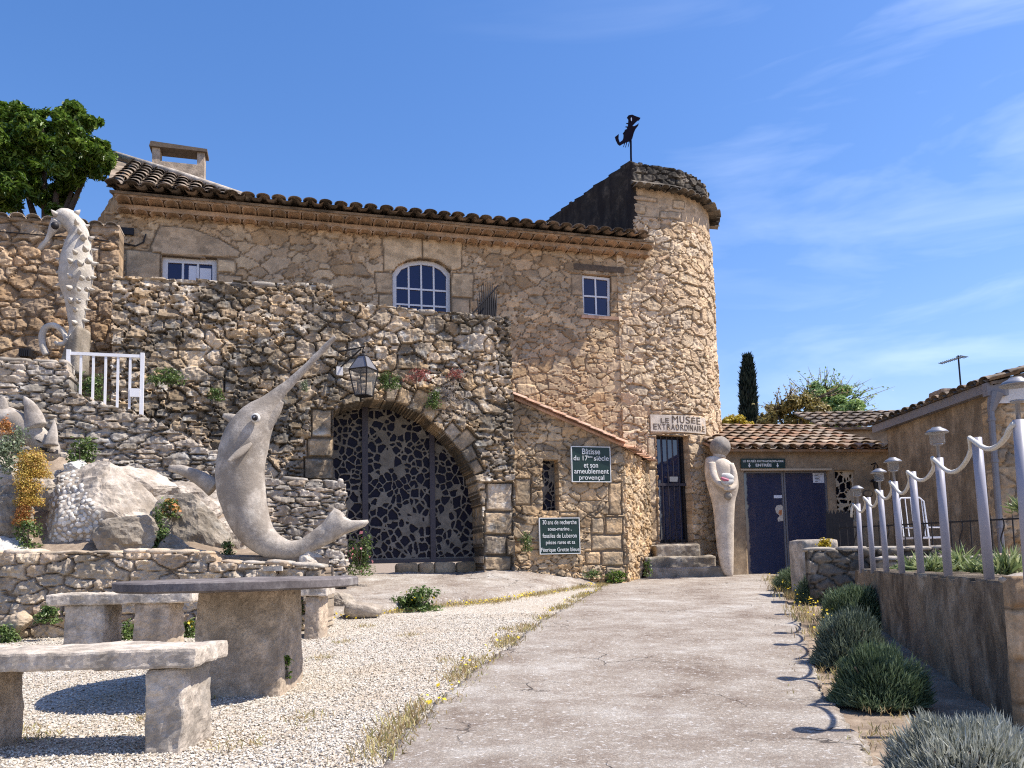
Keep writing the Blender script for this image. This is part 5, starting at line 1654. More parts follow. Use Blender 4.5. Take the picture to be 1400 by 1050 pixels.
for k in range(4):
    x = 530 + k * 18
    patch(ez((x, 676 + k * 2), (x + 12, 678 + k * 2), (x + 11, 700 + k * 3), (x + 1, 698 + k * 3)), bv, .022, 'tooth', M['sculpt'], cb)
patch(ez((400, 572), (440, 585), (468, 605), (445, 608), (412, 590)), bv, .014, 'eye', M['iron'], cb)

# statue beside the door
STY = 16.0
st = thing('standing_statue', 'tall cream statue with a grey ball head holding a white shell', 'statue', U(993, 789, STY))
s4 = lambda a, b: (940 + a / 4.773, 580 + b / 4.773)
rows = [(215, 120, 215), (232, 118, 262), (262, 113, 296), (300, 112, 318), (350, 114, 328), (400, 126, 333), (440, 138, 328), (480, 152, 313), (530, 166, 306), (600, 174, 303), (700, 182, 301), (800, 192, 300), (900, 208, 300), (960, 226, 299), (1000, 252, 299)]
m_ = MB(); N_ = 24; vs = []; fs = []
rows2 = [(205, 165, 225)] + rows
for (y, xl, xr) in rows2:
    a, b = U(*s4(xl, y), STY), U(*s4(xr, y), STY)
    c = (a + b) / 2; r_ = (b.x - a.x) / 2
    for j in range(N_):
        t = 2 * math.pi * j / N_
        vs.append((c.x + r_ * math.cos(t), STY + min(.34, r_ * .78) * math.sin(t), c.z + (b.z - a.z) / 2 * math.cos(t)))
for i in range(len(rows2) - 1):
    for j in range(N_):
        fs.append((i * N_ + j, (i + 1) * N_ + j, (i + 1) * N_ + (j + 1) % N_, i * N_ + (j + 1) % N_))
fs.append(tuple(range(N_))); fs.append(tuple(range(len(rows2) * N_ - 1, (len(rows2) - 1) * N_ - 1, -1)))
m_.add(vs, fs)
m_.rough(.012, 4, 6)
sbd = m_.build('body', M['cream_sculpt'], st, True)
sbd.modifiers.new('sub', 'SUBSURF').render_levels = 2
hc = U(*s4(212, 147), STY)
g = MB(); g.ball(hc, .205, 22, 16, (1, 1, 1.03)); g.rough(.014, 6, 3).build('head', M['grey_head'], st, True)
g = MB(); g.lathe(U(*s4(205, 222), STY), [(.14, 0), (.12, .06), (.12, .14)], 16); g.build('neck', M['cream_sculpt'], st, True)
Yf = STY - .30
# hollow under the arm, arms, shell and knob
g = MB()
sweep_px(g, [(*s4(160, 255), 5.5, -.15), (*s4(164, 305), 5.5, -.22), (*s4(178, 350), 5, -.29), (*s4(202, 382), 4.5, -.35), (*s4(232, 400), 4.2, -.38), (*s4(258, 405), 3.2, -.38)], STY, .8, 12, 4)
sweep_px(g, [(*s4(278, 262), 5, -.13), (*s4(300, 320), 5, -.20), (*s4(302, 385), 5, -.28), (*s4(288, 415), 4.8, -.35), (*s4(258, 420), 4.0, -.37), (*s4(238, 416), 3, -.37)], STY, .8, 12, 4)
g.rough(.006, 9, 2).build('arm', M['cream_sculpt'], st, True)
for sx_, x0 in ((1, 240), (-1, 262)):
    g = MB()
    for k in range(4):
        sweep_px(g, [(*s4(x0, 402 + k * 8), 1.2, -.42), (*s4(x0 + sx_ * 14, 404 + k * 8), 1.1, -.425), (*s4(x0 + sx_ * (26 - 3 * abs(k - 1)), 405 + k * 8), .8, -.42)], STY, .9, 6, 2)
    sweep_px(g, [(*s4(x0 - sx_ * 4, 402), 1.3, -.41), (*s4(x0 + sx_ * 8, 392), .9, -.43)], STY, .9, 6, 2)
    g.build('hand', M['cream_sculpt'], st, True)
g = MB()
sweep_px(g, [(*s4(220, 338), 3.0, -.42), (*s4(245, 342), 5.2, -.42), (*s4(275, 350), 5.5, -.42), (*s4(300, 355), 3.0, -.41)], STY, .5, 12, 4)
sweep_px(g, [(*s4(222, 368), 2.6, -.44), (*s4(250, 378), 4.6, -.44), (*s4(282, 376), 4.0, -.43), (*s4(298, 365), 2.2, -.42)], STY, .6, 12, 4)
sh_ = g.rough(.006, 14, 2).build('shell', M['pebble'], st, True)
g = MB(); sweep_px(g, [(*s4(218, 350), 1.4, -.46), (*s4(240, 360), 2.2, -.475), (*s4(268, 366), 1.6, -.47)], STY, .6, 8, 3)
g.build('shell_mouth', plain_mat('pink_shell', (.50, .14, .20), .5), sh_, True)
g = MB(); g.ball(U(*s4(264, 470), STY - .37), .075, 12, 8, (1, .7, 1.15)); g.rough(.02, 14, 3).build('knob', M['dark_boulder'], st, True)

# ------------------------------------------------------------------ boulders
def boulder(px0, py0, px1, py1, Y, seed, mat_, label, depth=.8, cuts=7, sub=4, name='boulder', top_tilt=0.0, rough=.03, group=None):
    a, b = U(px0, py1, Y), U(px1, py0, Y)
    c = (a + b) / 2; rx, rz = (b.x - a.x) / 2, (b.z - a.z) / 2
    import bmesh
    bm = bmesh.new(); bmesh.ops.create_icosphere(bm, subdivisions=sub + 1, radius=1)
    V = np.array([v.co for v in bm.verts]); Fs = [[v.index for v in f.verts] for f in bm.faces]; bm.free()
    V = np.sign(V) * np.abs(V) ** .85
    rr = random.Random(seed)
    for k in range(cuts):
        nrm = Vector((rr.uniform(-1, 1), rr.uniform(-1, .3), rr.uniform(-.4, 1))).normalized()
        d = rr.uniform(.62, .86); s_ = V @ np.array(nrm)
        V = V - np.outer(np.maximum(0, s_ - d), np.array(nrm))
    V = V / np.abs(V).max(0)
    V[:, 2] += top_tilt * V[:, 0]
    P = V * np.array((rx, rx * depth, rz)) + np.array(c)
    nn = V / np.linalg.norm(V, axis=1, keepdims=True)
    P = P + nn * (rough * 1.6 * vn(P, 2.5, seed, 4)[:, None] + rough * 1.5 * (1 - 2 * np.abs(vn(P * np.array([1, 1, 1.8]), 3.2, seed + 6, 5, .62)))[:, None] + rough * .5 * vn(P, 18, seed + 4, 3)[:, None])
    o = MB(); o.add([tuple(p) for p in P], Fs, c=rr.random())
    ob = o.build(name, mat_, None, rough < .02)
    tag(ob, label, 'boulder' if name == 'boulder' else 'stone', group)
    return ob
b1 = boulder(58, 632, 222, 775, 9.6, 3, M['boulder'], 'big pale boulder faced with white pebbles on its left side', .6, 8, top_tilt=-.10)
bvh1 = BVHTree.FromPolygons([Vector(v.co) for v in b1.data.vertices], [tuple(p.vertices) for p in b1.data.polygons])
g = MB(); rr = random.Random(6); pts = []
PB = [(62, 745), (58, 690), (72, 655), (100, 640), (112, 664), (128, 690), (142, 716), (118, 742), (95, 760)]
tries = 0
while len(pts) < 330 and tries < 9000:
    tries += 1
    x, y = rr.uniform(55, 150), rr.uniform(632, 760)
    if not bool(pip(np.array([x]), np.array([y]), PB)[0]): continue
    if any((x - a) ** 2 + ((y - b) * 1.25) ** 2 < 6.0 ** 2 for a, b in pts): continue
    p, nrm = on_surf(x, y, bvh1)
    if p is None: continue
    pts.append((x, y))
    s_ = rr.uniform(.024, .038)
    k0 = g.n
    g.ball((0, 0, 0), 1, 8, 5, c=rr.random(), b=rr.random())
    t1 = nrm.orthogonal().normalized(); t1.rotate(__import__('mathutils').Quaternion(nrm, rr.uniform(0, 6))); t2 = nrm.cross(t1)
    sx_, sy_ = s_ * rr.uniform(.9, 1.35), s_ * rr.uniform(.75, 1)
    for i in range(k0, g.n):
        v = g.V[i]
        q_ = p + t1 * (v[0] * sx_) + t2 * (v[1] * sy_) + nrm * (v[2] * s_ * .26 + .002)
        g.V[i] = tuple(q_)
g.build('pebble_facing', M['pebble'], b1, True)
boulder(-30, 662, 40, 745, 9.35, 8, M['dark_boulder'], 'dark grey boulder at the left edge under the yellow stonecrop', .7, 8)
boulder(-40, 738, 40, 770, 9.1, 9, M['pebble'], 'flat whitish rock on the low wall at the left edge', .7, 6)
boulder(88, 628, 115, 660, 9.9, 12, M['pebble'], 'small whitish rock beneath the stone fish head', .8, 5)
boulder(215, 680, 330, 790, 9.7, 15, M['dark_boulder'], 'sloping grey boulder left of the swordfish', .6, 9, top_tilt=-.35)
boulder(130, 700, 212, 772, 9.15, 24, M['dark_boulder'], 'brown weathered boulder in the shade right of the pebbles', .6, 8)
boulder(335, 757, 432, 805, 9.15, 21, M['dark_boulder'], 'flat rock carrying the swordfish', .7, 7)
boulder(405, 752, 440, 800, 9.0, 22, M['boulder'], 'small upright pale rock under the swordfish tail', .6, 6)
boulder(472, 820, 522, 846, 9.9, 33, M['boulder'], 'smooth pale boulder at the edge of the gravel', .7, 3, rough=.008)
boulder(450, 815, 482, 838, 10.4, 34, M['dark_boulder'], 'rough stone wedged behind the smooth pale boulder', .7, 6)
boulder(2, 838, 38, 862, 8.45, 36, M['low'] , 'pale stone at the foot of the low wall', .7, 5)

for (x0, y0, x1, y1, Y_, sd, m__, lb_) in (
    (40, 640, 112, 722, 10.0, 51, 'boulder', 'rosy rough rock behind the pebble-faced boulder'),
    (100, 640, 250, 705, 10.15, 52, 'boulder', 'broad pale slab of rock above the pebble-faced boulder'),
    (-40, 620, 50, 690, 10.0, 53, 'boulder', 'pale rock under the grey-green shrub at the left edge'),
    (225, 655, 300, 720, 10.5, 54, 'boulder', 'pale rock at the foot of the dry stone wall'),
    (285, 705, 345, 770, 9.9, 55, 'boulder', 'pale pointed rock behind the swordfish belly'),
    (215, 735, 260, 775, 9.2, 56, 'dark_boulder', 'small grey rock beside the dark green plant'),
    (20, 735, 75, 772, 9.3, 57, 'boulder', 'low pale rock behind the green leafy plant')):
    boulder(x0, y0, x1, y1, Y_, sd, M[m__], lb_, .7, 8)
# ------------------------------------------------------------------ table and benches
tb = thing('stone_table', 'round slab table on a massive square stone pillar', 'table', (-1.87, 5.5, .02))
m_ = MB(); N_ = 72; R_ = .79
prof = [(R_ - .02, .700), (R_, .712), (R_, .755), (R_ - .012, .765), (R_ * .7, .767), (R_ * .35, .767), (.02, .767)]
m_.lathe((-1.87, 5.5, 0), [(.02, .70)] + prof, N_, 1.0, 1.0)
m_.rough(.006, 5, 4).rough(.003, 25, 5)
m_.build('tabletop', M['slate'], tb, False)
xl, xr = U(266, 850, 5.25).x, U(386, 850, 5.25).x
rbox([(xl, 5.22, -.02), (xr, 5.22, -.02), (xr, 5.78, -.02), (xl, 5.78, -.02), (xl + .015, 5.24, .702), (xr - .015, 5.24, .702), (xr - .015, 5.76, .702), (xl + .015, 5.76, .702)], .018, .012, 7, 3, .010).rough(.009, 28, 3).build('pillar', M['pink_concrete'], tb)
def bench(label, x0, x1, y0, y1, zt, th, legs, zg, seed, slab_mat='concrete'):
    t = thing('stone_bench', label, 'bench', ((x0 + x1) / 2, (y0 + y1) / 2, zg), 'stone benches around the table')
    rbox([(x0, y0, zt - th), (x1, y0, zt - th), (x1, y1, zt - th), (x0, y1, zt - th), (x0, y0, zt), (x1, y0, zt), (x1, y1, zt), (x0, y1, zt)], .016, .012, 6, seed, .008).rough(.008, 26, seed).build('seat', M[slab_mat], t)
    for i, (a, b) in enumerate(legs):
        rbox([(a, y0 + .03, zg - .02), (b, y0 + .03, zg - .02), (b, y1 - .03, zg - .02), (a, y1 - .03, zg - .02), (a + .01, y0 + .035, zt - th - .002), (b, y0 + .035, zt - th - .002), (b, y1 - .035, zt - th - .002), (a + .01, y1 - .035, zt - th - .002)],
             .016, .014, 7, seed + 5 + i, .010).rough(.010, 28, seed + i).build('leg', M['pink_concrete'] if i % 2 else M['concrete'], t)
BYf = 3.72
bench('long stone bench nearest the camera with its end in the sun', -3.1, U(268, 900, BYf).x, BYf, BYf + .42, .478, .088, [(U(191, 950, BYf).x, U(247, 950, BYf).x), (U(-95, 950, BYf).x, U(-36, 950, BYf).x)], 0.0, 11)
Yb = 7.3
zb2 = gz(Yb)
bench('shorter stone bench behind the table by the low wall', U(62, 818, Yb).x, U(262, 818, Yb).x, Yb, Yb + .42, U(150, 811, Yb).z, .10, [(U(83, 850, Yb).x, U(139, 850, Yb).x), (U(179, 850, Yb).x, U(228, 850, Yb).x)], zb2, 23)
Yc = 8.0
bench('stone bench half hidden behind the right side of the table', U(362, 818, Yc).x, U(446, 818, Yc).x, Yc, Yc + .42, U(430, 803, Yc).z, .09, [(U(368, 830, Yc).x, U(388, 830, Yc).x), (U(414, 830, Yc).x, U(436, 830, Yc).x)], gz(Yc), 37)

# ------------------------------------------------------------------ wall lantern over the arch
ln = thing('hanging_lantern', 'black four-sided glass lantern on an iron bracket beside the arch', 'lantern', TER.p(*TER.uv(497, 540), .45))
h_ = .42
lu, lz1 = TER.uv(497, 487, h_); lz0 = TER.uv(497, 541, h_)[1]; lzm = TER.uv(497, 506, h_)[1]
P_ = lambda du_, z, dh: TER.p(lu + du_ * .80 - dh * .60, z, h_ + du_ * .60 + dh * .80)
R1, R0 = .175, .105
g = MB()
for sx_, sy_ in ((1, 1), (1, -1), (-1, -1), (-1, 1)):
    g.tube([P_(sx_ * R0, lz0, sy_ * R0), P_(sx_ * R1, lzm, sy_ * R1)], .011, 5)
    g.tube([P_(sx_ * R1, lzm, sy_ * R1), P_(sx_ * .06, lz1, sy_ * .06)], .010, 5)
for R, z in ((R0, lz0), (R1, lzm), (.06, lz1)):
    c4 = [P_(R, z, R), P_(R, z, -R), P_(-R, z, -R), P_(-R, z, R)]
    for a, b in zip(c4, c4[1:] + c4[:1]): g.tube([a, b], .013, 5)
g.lathe(P_(0, lz1, 0), [(.07, 0), (.05, .03), (.02, .05), (.03, .08), (.012, .12)], 10)
g.tube([P_(0, lz1 + .1, 0), P_(0, lz1 + .16, 0)], .010, 5)
g.add([P_(R0, lz0, R0), P_(R0, lz0, -R0), P_(-R0, lz0, -R0), P_(-R0, lz0, R0)], [(0, 1, 2, 3)])
lf = g.build('frame', M['iron'], ln)
g = MB()
for (a, b) in (((1, 1), (1, -1)), ((1, -1), (-1, -1)), ((-1, -1), (-1, 1)), ((-1, 1), (1, 1))):
    g.add([P_(a[0] * R0, lz0, a[1] * R0), P_(b[0] * R0, lz0, b[1] * R0), P_(b[0] * R1, lzm, b[1] * R1), P_(a[0] * R1, lzm, a[1] * R1)], [(0, 1, 2, 3)])
g.build('pane', M['lamp_glass'], lf)
g = MB()
for (a, b) in (((1, 1), (1, -1)), ((1, -1), (-1, -1)), ((-1, -1), (-1, 1)), ((-1, 1), (1, 1))):
    g.add([P_(a[0] * R1, lzm, a[1] * R1), P_(b[0] * R1, lzm, b[1] * R1), P_(b[0] * .06, lz1, b[1] * .06), P_(a[0] * .06, lz1, a[1] * .06)], [(0, 1, 2, 3)])
g.build('lantern_top', M['zinc'], lf)
g = MB()
zt_ = lz1 + .16
wu, wz = TER.uv(456, 474, .0)
g.tube([TER.p(lu - .5, zt_ - .02, -.02), P_(0, zt_, 0), P_(.04, zt_, .02)], .014, 6)
g.tube([TER.p(lu - .52, zt_ - .42, -.02), P_(-.06, zt_ - .02, -.02)], .013, 6)
g.build('bracket', M['iron'], ln)
bxp = TER.uv(464, 508)
jb = MB().fbox(TER, bxp[0] - .055, bxp[0] + .055, bxp[1] - .09, bxp[1] + .06, .0, .12).build('junction_box', M['plaster'], None)
tag(jb, 'small cream box fixed to the wall under the lantern bracket', 'box')
# iron feather ornament and pole on the terrace
io = thing('iron_ornament', 'black iron fan of upright blades with a leaning rod on the terrace wall', 'ornament', TER.p(*TER.uv(665, 430), -.6))
IO = Frame(*(TER.o - TER.n * .55).xy, EX, EY)
g = MB()
for k, (x, yt) in enumerate(zip(range(652, 681, 3), (405, 396, 390, 386, 388, 385, 383, 386, 391, 399))):
    a, b = IO.uv(656 + (x - 652) * .75, 438), IO.uv(x, yt)
    g.tube([IO.p(a[0], a[1] - .1), IO.p((a[0] + b[0]) / 2 + .01, (a[1] + b[1]) / 2), IO.p(*b)], [.018, .022, .004], 5)
for y in (415, 425): g.tube([IO.p(*IO.uv(655, y)), IO.p(*IO.uv(676, y))], .012, 5)
g.build('blade', M['iron'], io)
g = MB(); g.tube([IO.p(*IO.uv(640, 436), .1), IO.p(*IO.uv(679, 393), .12)], .016, 6); g.build('rod', M['iron'], io)
# ------------------------------------------------------------------ vegetation
def leaf_mesh(C, Nn, size, rng, asp=.45, up=0.3, tint=None, droop=0.0):
    """one kite-shaped leaf per centre"""
    n = len(C)
    d = Nn + rng.normal(0, .7, (n, 3)); d[:, 2] += up
    d /= np.linalg.norm(d, axis=1, keepdims=True)
    t = rng.normal(0, 1, (n, 3)); t -= d * (t * d).sum(1, keepdims=True); t /= np.linalg.norm(t, axis=1, keepdims=True) + 1e-9
    b = np.cross(d, t)
    L = (size * (.6 + .8 * rng.random(n)))[:, None]; Wd = L * asp
    # leaf lies along t, faces d (folded a little along its rib)
    v0 = C - t * L * .5; v2 = C + t * L * .5 - d * L * droop
    v1 = C + b * Wd * .5 + d * L * .10; v3 = C - b * Wd * .5 + d * L * .10
    V = np.stack([v0, v1, v2, v3], 1).reshape(-1, 3)
    Fq = (np.array([[0, 1, 2], [0, 2, 3]])[None] + (np.arange(n) * 4)[:, None, None]).reshape(-1, 3)
    tn = rng.random(n) if tint is None else tint
    c = np.repeat(np.stack([tn, 0 * tn, rng.random(n)], -1), 4, 0)
    return V, Fq, c
def blades(C, dirs, length, width, rng, tint=None, seg=1):
    n = len(C)
    dirs = dirs / np.linalg.norm(dirs, axis=1, keepdims=True)
    s = np.cross(dirs, rng.normal(0, 1, (n, 3))); s /= np.linalg.norm(s, axis=1, keepdims=True) + 1e-9
    L = (length * (.65 + .7 * rng.random(n)))[:, None]; W = width
    mid = C + dirs * L * .55
    tip = C + dirs * L + rng.normal(0, .08, (n, 3)) * L
    V = np.stack([C - s * W * .35, C + s * W * .35, mid + s * W * .5, mid - s * W * .5, tip], 1).reshape(-1, 3)
    k = (np.arange(n) * 5)[:, None]
    loops = []
    F3 = np.concatenate([np.array([[0, 1, 2], [0, 2, 3], [3, 2, 4]])[None] + k[:, :, None] for _ in (0,)], 1).reshape(-1, 3)
    tn = rng.random(n) if tint is None else tint
    c = np.repeat(np.stack([tn, 0 * tn, rng.random(n)], -1), 5, 0)
    return V, F3, c
def joinm(parts):
    Vs, Fs, Cs, o = [], [], [], 0
    for V, Fq, c in parts:
        Vs.append(V); Fs.append(Fq + o); Cs.append(c); o += len(V)
    return np.concatenate(Vs), np.concatenate(Fs), np.concatenate(Cs)
def obj_np(name, V, Fq, c, mat_, parent=None):
    return link_mesh(name, V, Fq.ravel(), np.arange(len(Fq)) * 3, mat_, parent, c, False)
M['leaf_laurel'] = leaf_mat('laurel_leaf', [(0, (.03, .062, .008)), (.5, (.08, .15, .018)), (.85, (.17, .26, .035)), (1, (.28, .37, .08))], .35, .3)
M['leaf_green'] = leaf_mat('green_leaf', [(0, (.045, .08, .018)), (.5, (.10, .16, .04)), (1, (.22, .29, .10))], .4)
M['leaf_grey'] = leaf_mat('grey_leaf', [(0, (.10, .13, .08)), (.5, (.18, .23, .13)), (.85, (.30, .36, .22)), (1, (.45, .48, .36))], .5)
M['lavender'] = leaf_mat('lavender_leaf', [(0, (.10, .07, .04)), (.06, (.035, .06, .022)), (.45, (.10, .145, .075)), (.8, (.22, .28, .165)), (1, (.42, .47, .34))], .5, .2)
M['lavender_grey'] = leaf_mat('grey_lavender_leaf', [(0, (.14, .11, .08)), (.08, (.05, .07, .045)), (.45, (.13, .16, .11)), (.8, (.24, .28, .20)), (1, (.42, .44, .36))], .5, .2)
M['lavender_silver'] = leaf_mat('silver_lavender_leaf', [(0, (.22, .18, .13)), (.08, (.12, .13, .10)), (.45, (.34, .35, .29)), (.8, (.55, .56, .49)), (1, (.72, .72, .66))], .55, .2)
M['sedum'] = leaf_mat('stonecrop', [(0, (.30, .16, .03)), (.4, (.48, .33, .06)), (.75, (.52, .42, .10)), (1, (.62, .30, .10))], .5, .2)
M['sedum_orange'] = leaf_mat('orange_stonecrop', [(0, (.35, .12, .04)), (.5, (.50, .22, .06)), (1, (.55, .36, .12))], .5, .2)
M['bronze'] = leaf_mat('bronze_leaf', [(0, (.12, .09, .03)), (.4, (.24, .20, .06)), (.75, (.38, .31, .10)), (1, (.50, .40, .16))], .45, .35)
M['spring'] = leaf_mat('spring_leaf', [(0, (.11, .20, .06)), (.5, (.26, .38, .12)), (1, (.42, .52, .22))], .5, .35)
M['cypress'] = leaf_mat('cypress_leaf', [(0, (.006, .012, .010)), (.6, (.014, .026, .018)), (1, (.03, .048, .03))], .6, .1)
M['yellow_leaf'] = leaf_mat('yellow_leaf', [(0, (.30, .22, .02)), (.5, (.50, .38, .03)), (1, (.65, .52, .08))], .5, .3)
M['strap'] = leaf_mat('strap_leaf', [(0, (.10, .15, .05)), (.5, (.24, .30, .12)), (.85, (.40, .46, .22)), (1, (.58, .58, .36))], .4, .3)
M['straw'] = leaf_mat('dry_weed', [(0, (.26, .18, .09)), (.4, (.42, .31, .15)), (.7, (.38, .37, .13)), (1, (.52, .40, .22))], .7, .3)
M['petal'] = leaf_mat('yellow_petal', [(0, (.70, .50, .02)), (1, (.85, .68, .06))], .5, .3)
M['red_leaf'] = leaf_mat('red_succulent', [(0, (.22, .05, .04)), (1, (.38, .14, .11))], .5, .2)
M['pink_petal'] = leaf_mat('pink_petal', [(0, (.55, .16, .22)), (1, (.70, .30, .35))], .5, .3)

def clump(c, r, n, size, rng, nsub=9, asp=.45, shell=.55):
    """leaves gathered in sub-clumps over an ellipsoid"""
    c = np.array(c, float); r = np.array(r, float)
    d = rng.normal(0, 1, (nsub, 3)); d /= np.linalg.norm(d, axis=1, keepdims=True)
    sc = d * (shell + (1 - shell) * rng.random((nsub, 1)) ** .5)
    k = rng.integers(0, nsub, n)
    off = rng.normal(0, 1, (n, 3)); off /= np.linalg.norm(off, axis=1, keepdims=True); off *= (rng.random((n, 1)) ** .5) * .46
    P = (sc[k] * .72 + off)
    nr = off + .4 * sc[k]
    nr /= np.linalg.norm(nr, axis=1, keepdims=True) + 1e-9
    return c + P * r, nr
def bush(name, label, cat, px, py, rx, ry, Y, n, size, mat_, seed, group=None, depth=.8, asp=.45, nsub=9, extra=None, stem=True):
    # small plant: foliage clumps over a few stems
    if name == 'stonecrop': stem = False
    rng = np.random.default_rng(seed)
    c = U(px, py, Y); k = Y / F
    base = c - Vector((0, 0, ry * k))
    t = thing(name, label, cat, base, group)
    C, Nn = clump(c, (rx * k, rx * k * depth, ry * k), n, size * .8, rng, nsub + 5, asp, .35)
    st_ = rng.random(n) < .22                      # stray shoots outside the main mass
    C[st_] = np.array(c) + (C[st_] - np.array(c)) * (1.0 + .45 * rng.random((int(st_.sum()), 1)))
    parts = [leaf_mesh(C, Nn, size * .8, rng, asp)]
    m_ = n // 3                                     # low growth spreading over the base
    a_ = rng.random(m_) * 6.283; q_ = rng.random(m_) ** .5 * 1.05
    Cb = np.array(c) + np.stack([np.cos(a_) * q_ * rx * k, np.sin(a_) * q_ * rx * k * depth, -ry * k * (.55 + .45 * rng.random(m_))], -1)
    parts.append(leaf_mesh(Cb, np.tile([0, -.3, .8], (m_, 1)), size * .75, rng, asp))
    obj_np('foliage', *joinm(parts), mat_, t)
    if stem:
        g = MB()
        base = base + Vector((0, 0, ry * k * .35))
        for i in range(5):
            a = rng.random() * 6.28
            g.tube([base + Vector((.02 * math.cos(a), .02 * math.sin(a), -.03)), c.lerp(base, .4) + Vector((rx * k * .3 * math.cos(a), rx * k * .3 * math.sin(a), 0)), c + Vector((rx * k * .5 * math.cos(a), rx * k * .4 * math.sin(a), ry * k * .4))], [.008, .006, .003], 5)
        g.build('stem', M['bark'], t)
    if extra:
        m2, n2, s2 = extra
        C2, N2 = clump(c, (rx * k * 1.05, rx * k * depth * 1.05, ry * k * 1.05), n2, s2, rng, nsub, asp, .9)
        V, Fq, cc = leaf_mesh(C2, N2, s2, rng, .8)
        obj_np('flower', V, Fq, cc, m2, t)
    return t
# lavender along the path
def lavender(px, py, rpx, Y, hgt, mat_, label, seed, n=2600, bl=.10):
    rng = np.random.default_rng(seed)
    c = U(px, py, Y); k = Y / F; r_ = rpx * k
    base = Vector((c.x, Y, gz(Y)))
    t = thing('lavender_bush', label, 'bush', base, 'lavender bushes along the path')
    d = rng.normal(0, 1, (n, 3)); d[:, 2] = np.abs(d[:, 2]) * .95 - .12; d /= np.linalg.norm(d, axis=1, keepdims=True)
    lump = 1 + .34 * vn(d, 2.6, seed, 4)
    R_ = np.array([r_, r_ * .9, hgt])
    C = np.array(base) + d * R_ * (lump * (.62 + .30 * rng.random(n)))[:, None]
    C[:, 2] = np.maximum(C[:, 2], base.z + .01)
    dr = d * .75 + np.array([0, 0, .75]) + rng.normal(0, .28, (n, 3))
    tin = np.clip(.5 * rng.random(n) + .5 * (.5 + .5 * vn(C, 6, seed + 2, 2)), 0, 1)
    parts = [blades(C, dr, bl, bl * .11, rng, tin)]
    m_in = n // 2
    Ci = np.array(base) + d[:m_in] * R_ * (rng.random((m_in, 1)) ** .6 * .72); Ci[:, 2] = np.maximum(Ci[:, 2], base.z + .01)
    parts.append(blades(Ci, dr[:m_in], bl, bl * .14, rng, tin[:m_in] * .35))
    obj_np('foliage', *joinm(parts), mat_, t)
    g = MB()
    for i in range(16):
        a = rng.random() * 6.28; q = rng.random() * .6 + .15
        g.tube([base + Vector((.03 * math.cos(a), .03 * math.sin(a), -.02)), base + Vector((r_ * q * .5 * math.cos(a), r_ * q * .5 * math.sin(a), hgt * .35)), base + Vector((r_ * q * math.cos(a), r_ * q * math.sin(a), hgt * .68))], [.012, .008, .004], 5)
    g.build('stem', M['bark'], t)
    return t
lav = [(1085, 790, 30, 12.4, .40, 'lavender', 'small dark lavender bush farthest along the path by the door', 1500, .11),
       (1124, 800, 38, 10.6, .40, 'lavender', 'grey-green lavender bush second farthest by the low stone wall', 1900, .11),
       (1172, 824, 50, 8.2, .42, 'lavender', 'bright green lavender bush just behind the grey one', 2800, .11),
       (1160, 882, 50, 5.9, .40, 'lavender_grey', 'dark grey lavender bush leaning over the path edge', 3400, .10),
       (1202, 955, 60, 4.55, .33, 'lavender', 'rounded green lavender bush in front of the streaked wall', 4600, .095)]
for i, (x, y, r_, Y, h_, m_, lb, n_, bl) in enumerate(lav):
    lavender(x, y, r_, Y, h_, M[m_], lb, 200 + i, int(n_ * 2.9), bl * .58)
lavender(1330, 1045, 108, 2.95, .235, M['lavender_silver'], 'large silver lavender bush in the bottom right corner', 220, 12000, .05)
# yellow flowers and dry weeds: uncountable ground cover
rng = np.random.default_rng(40)
def weeds(name, label, pts, spread, n, length, width, mat_, flower=0, seed=1, rise=.6):
    rng = np.random.default_rng(seed)
    P = [Vector(p) for p in pts]
    s = resamp(P, 200)
    k = rng.integers(0, 200, n)
    C = np.array([s[i] for i in k]) + np.stack([rng.normal(0, spread, n), rng.normal(0, spread * 1.6, n), 0 * k], -1)
    keep = vn(C, 1.9, seed, 3) > -.12
    C = C[keep]; n = len(C)
    C[:, 2] = gzn(C[:, 1]) + .012
    dr = rng.normal(0, .6, (n, 3)); dr[:, 2] = np.abs(dr[:, 2]) + rise
    parts = [blades(C, dr, length, width, rng)]
    o = obj_np(name, *joinm(parts), mat_)
    tag(o, label, 'weeds' if not flower else 'flowers', None, 'stuff')
    return C, dr
edge = [G(*p) + Vector((-.06, 0, 0)) for p in pl]
edge2 = [p + Vector((-.02, -.12, 0)) for p in PF[2:]]
weeds('dry_weeds', 'dry straw-coloured weeds along the left edge of the path', edge, .07, 5200, .05, .006, M['straw'], 0, 3)
weeds('ledge_weeds', 'yellowish weeds at the foot of the stone ledge', edge2, .10, 3800, .06, .007, M['straw'], 0, 4)
def flowers(name, label, pts, spread, n, size, seed, h=.05):
    rng = np.random.default_rng(seed)
    s = resamp([Vector(p) for p in pts], 200)
    k = rng.integers(0, 200, n)
    C = np.array([s[i] for i in k]) + np.stack([rng.normal(0, spread, n), rng.normal(0, spread * 1.5, n), 0 * k], -1)
    keep = vn(C, 2.5, seed, 3) > -.05; C = C[keep]; n = len(C)
    C[:, 2] = gzn(C[:, 1]) + h * (.5 + rng.random(n))
    Nn = np.tile(np.array([0, -.4, 1.0]), (n, 1))
    V, Fq, c = leaf_mesh(C, Nn, size, rng, .9)
    sb_ = C.copy(); sb_[:, 2] = gzn(C[:, 1])
    B = blades(sb_, np.tile([0, 0, 1.0], (n, 1)) + rng.normal(0, .12, (n, 3)), h * 1.1, .004, rng)
    me_o = obj_np(name, *joinm([(V, Fq, c)]), M['petal'])
    tag(me_o, label, 'flowers', None, 'stuff')
flowers('yellow_flowers', 'little yellow flowers scattered along the stone ledge', [p + Vector((0, -.1, 0)) for p in PF[1:]], .11, 1000, .026, 5)
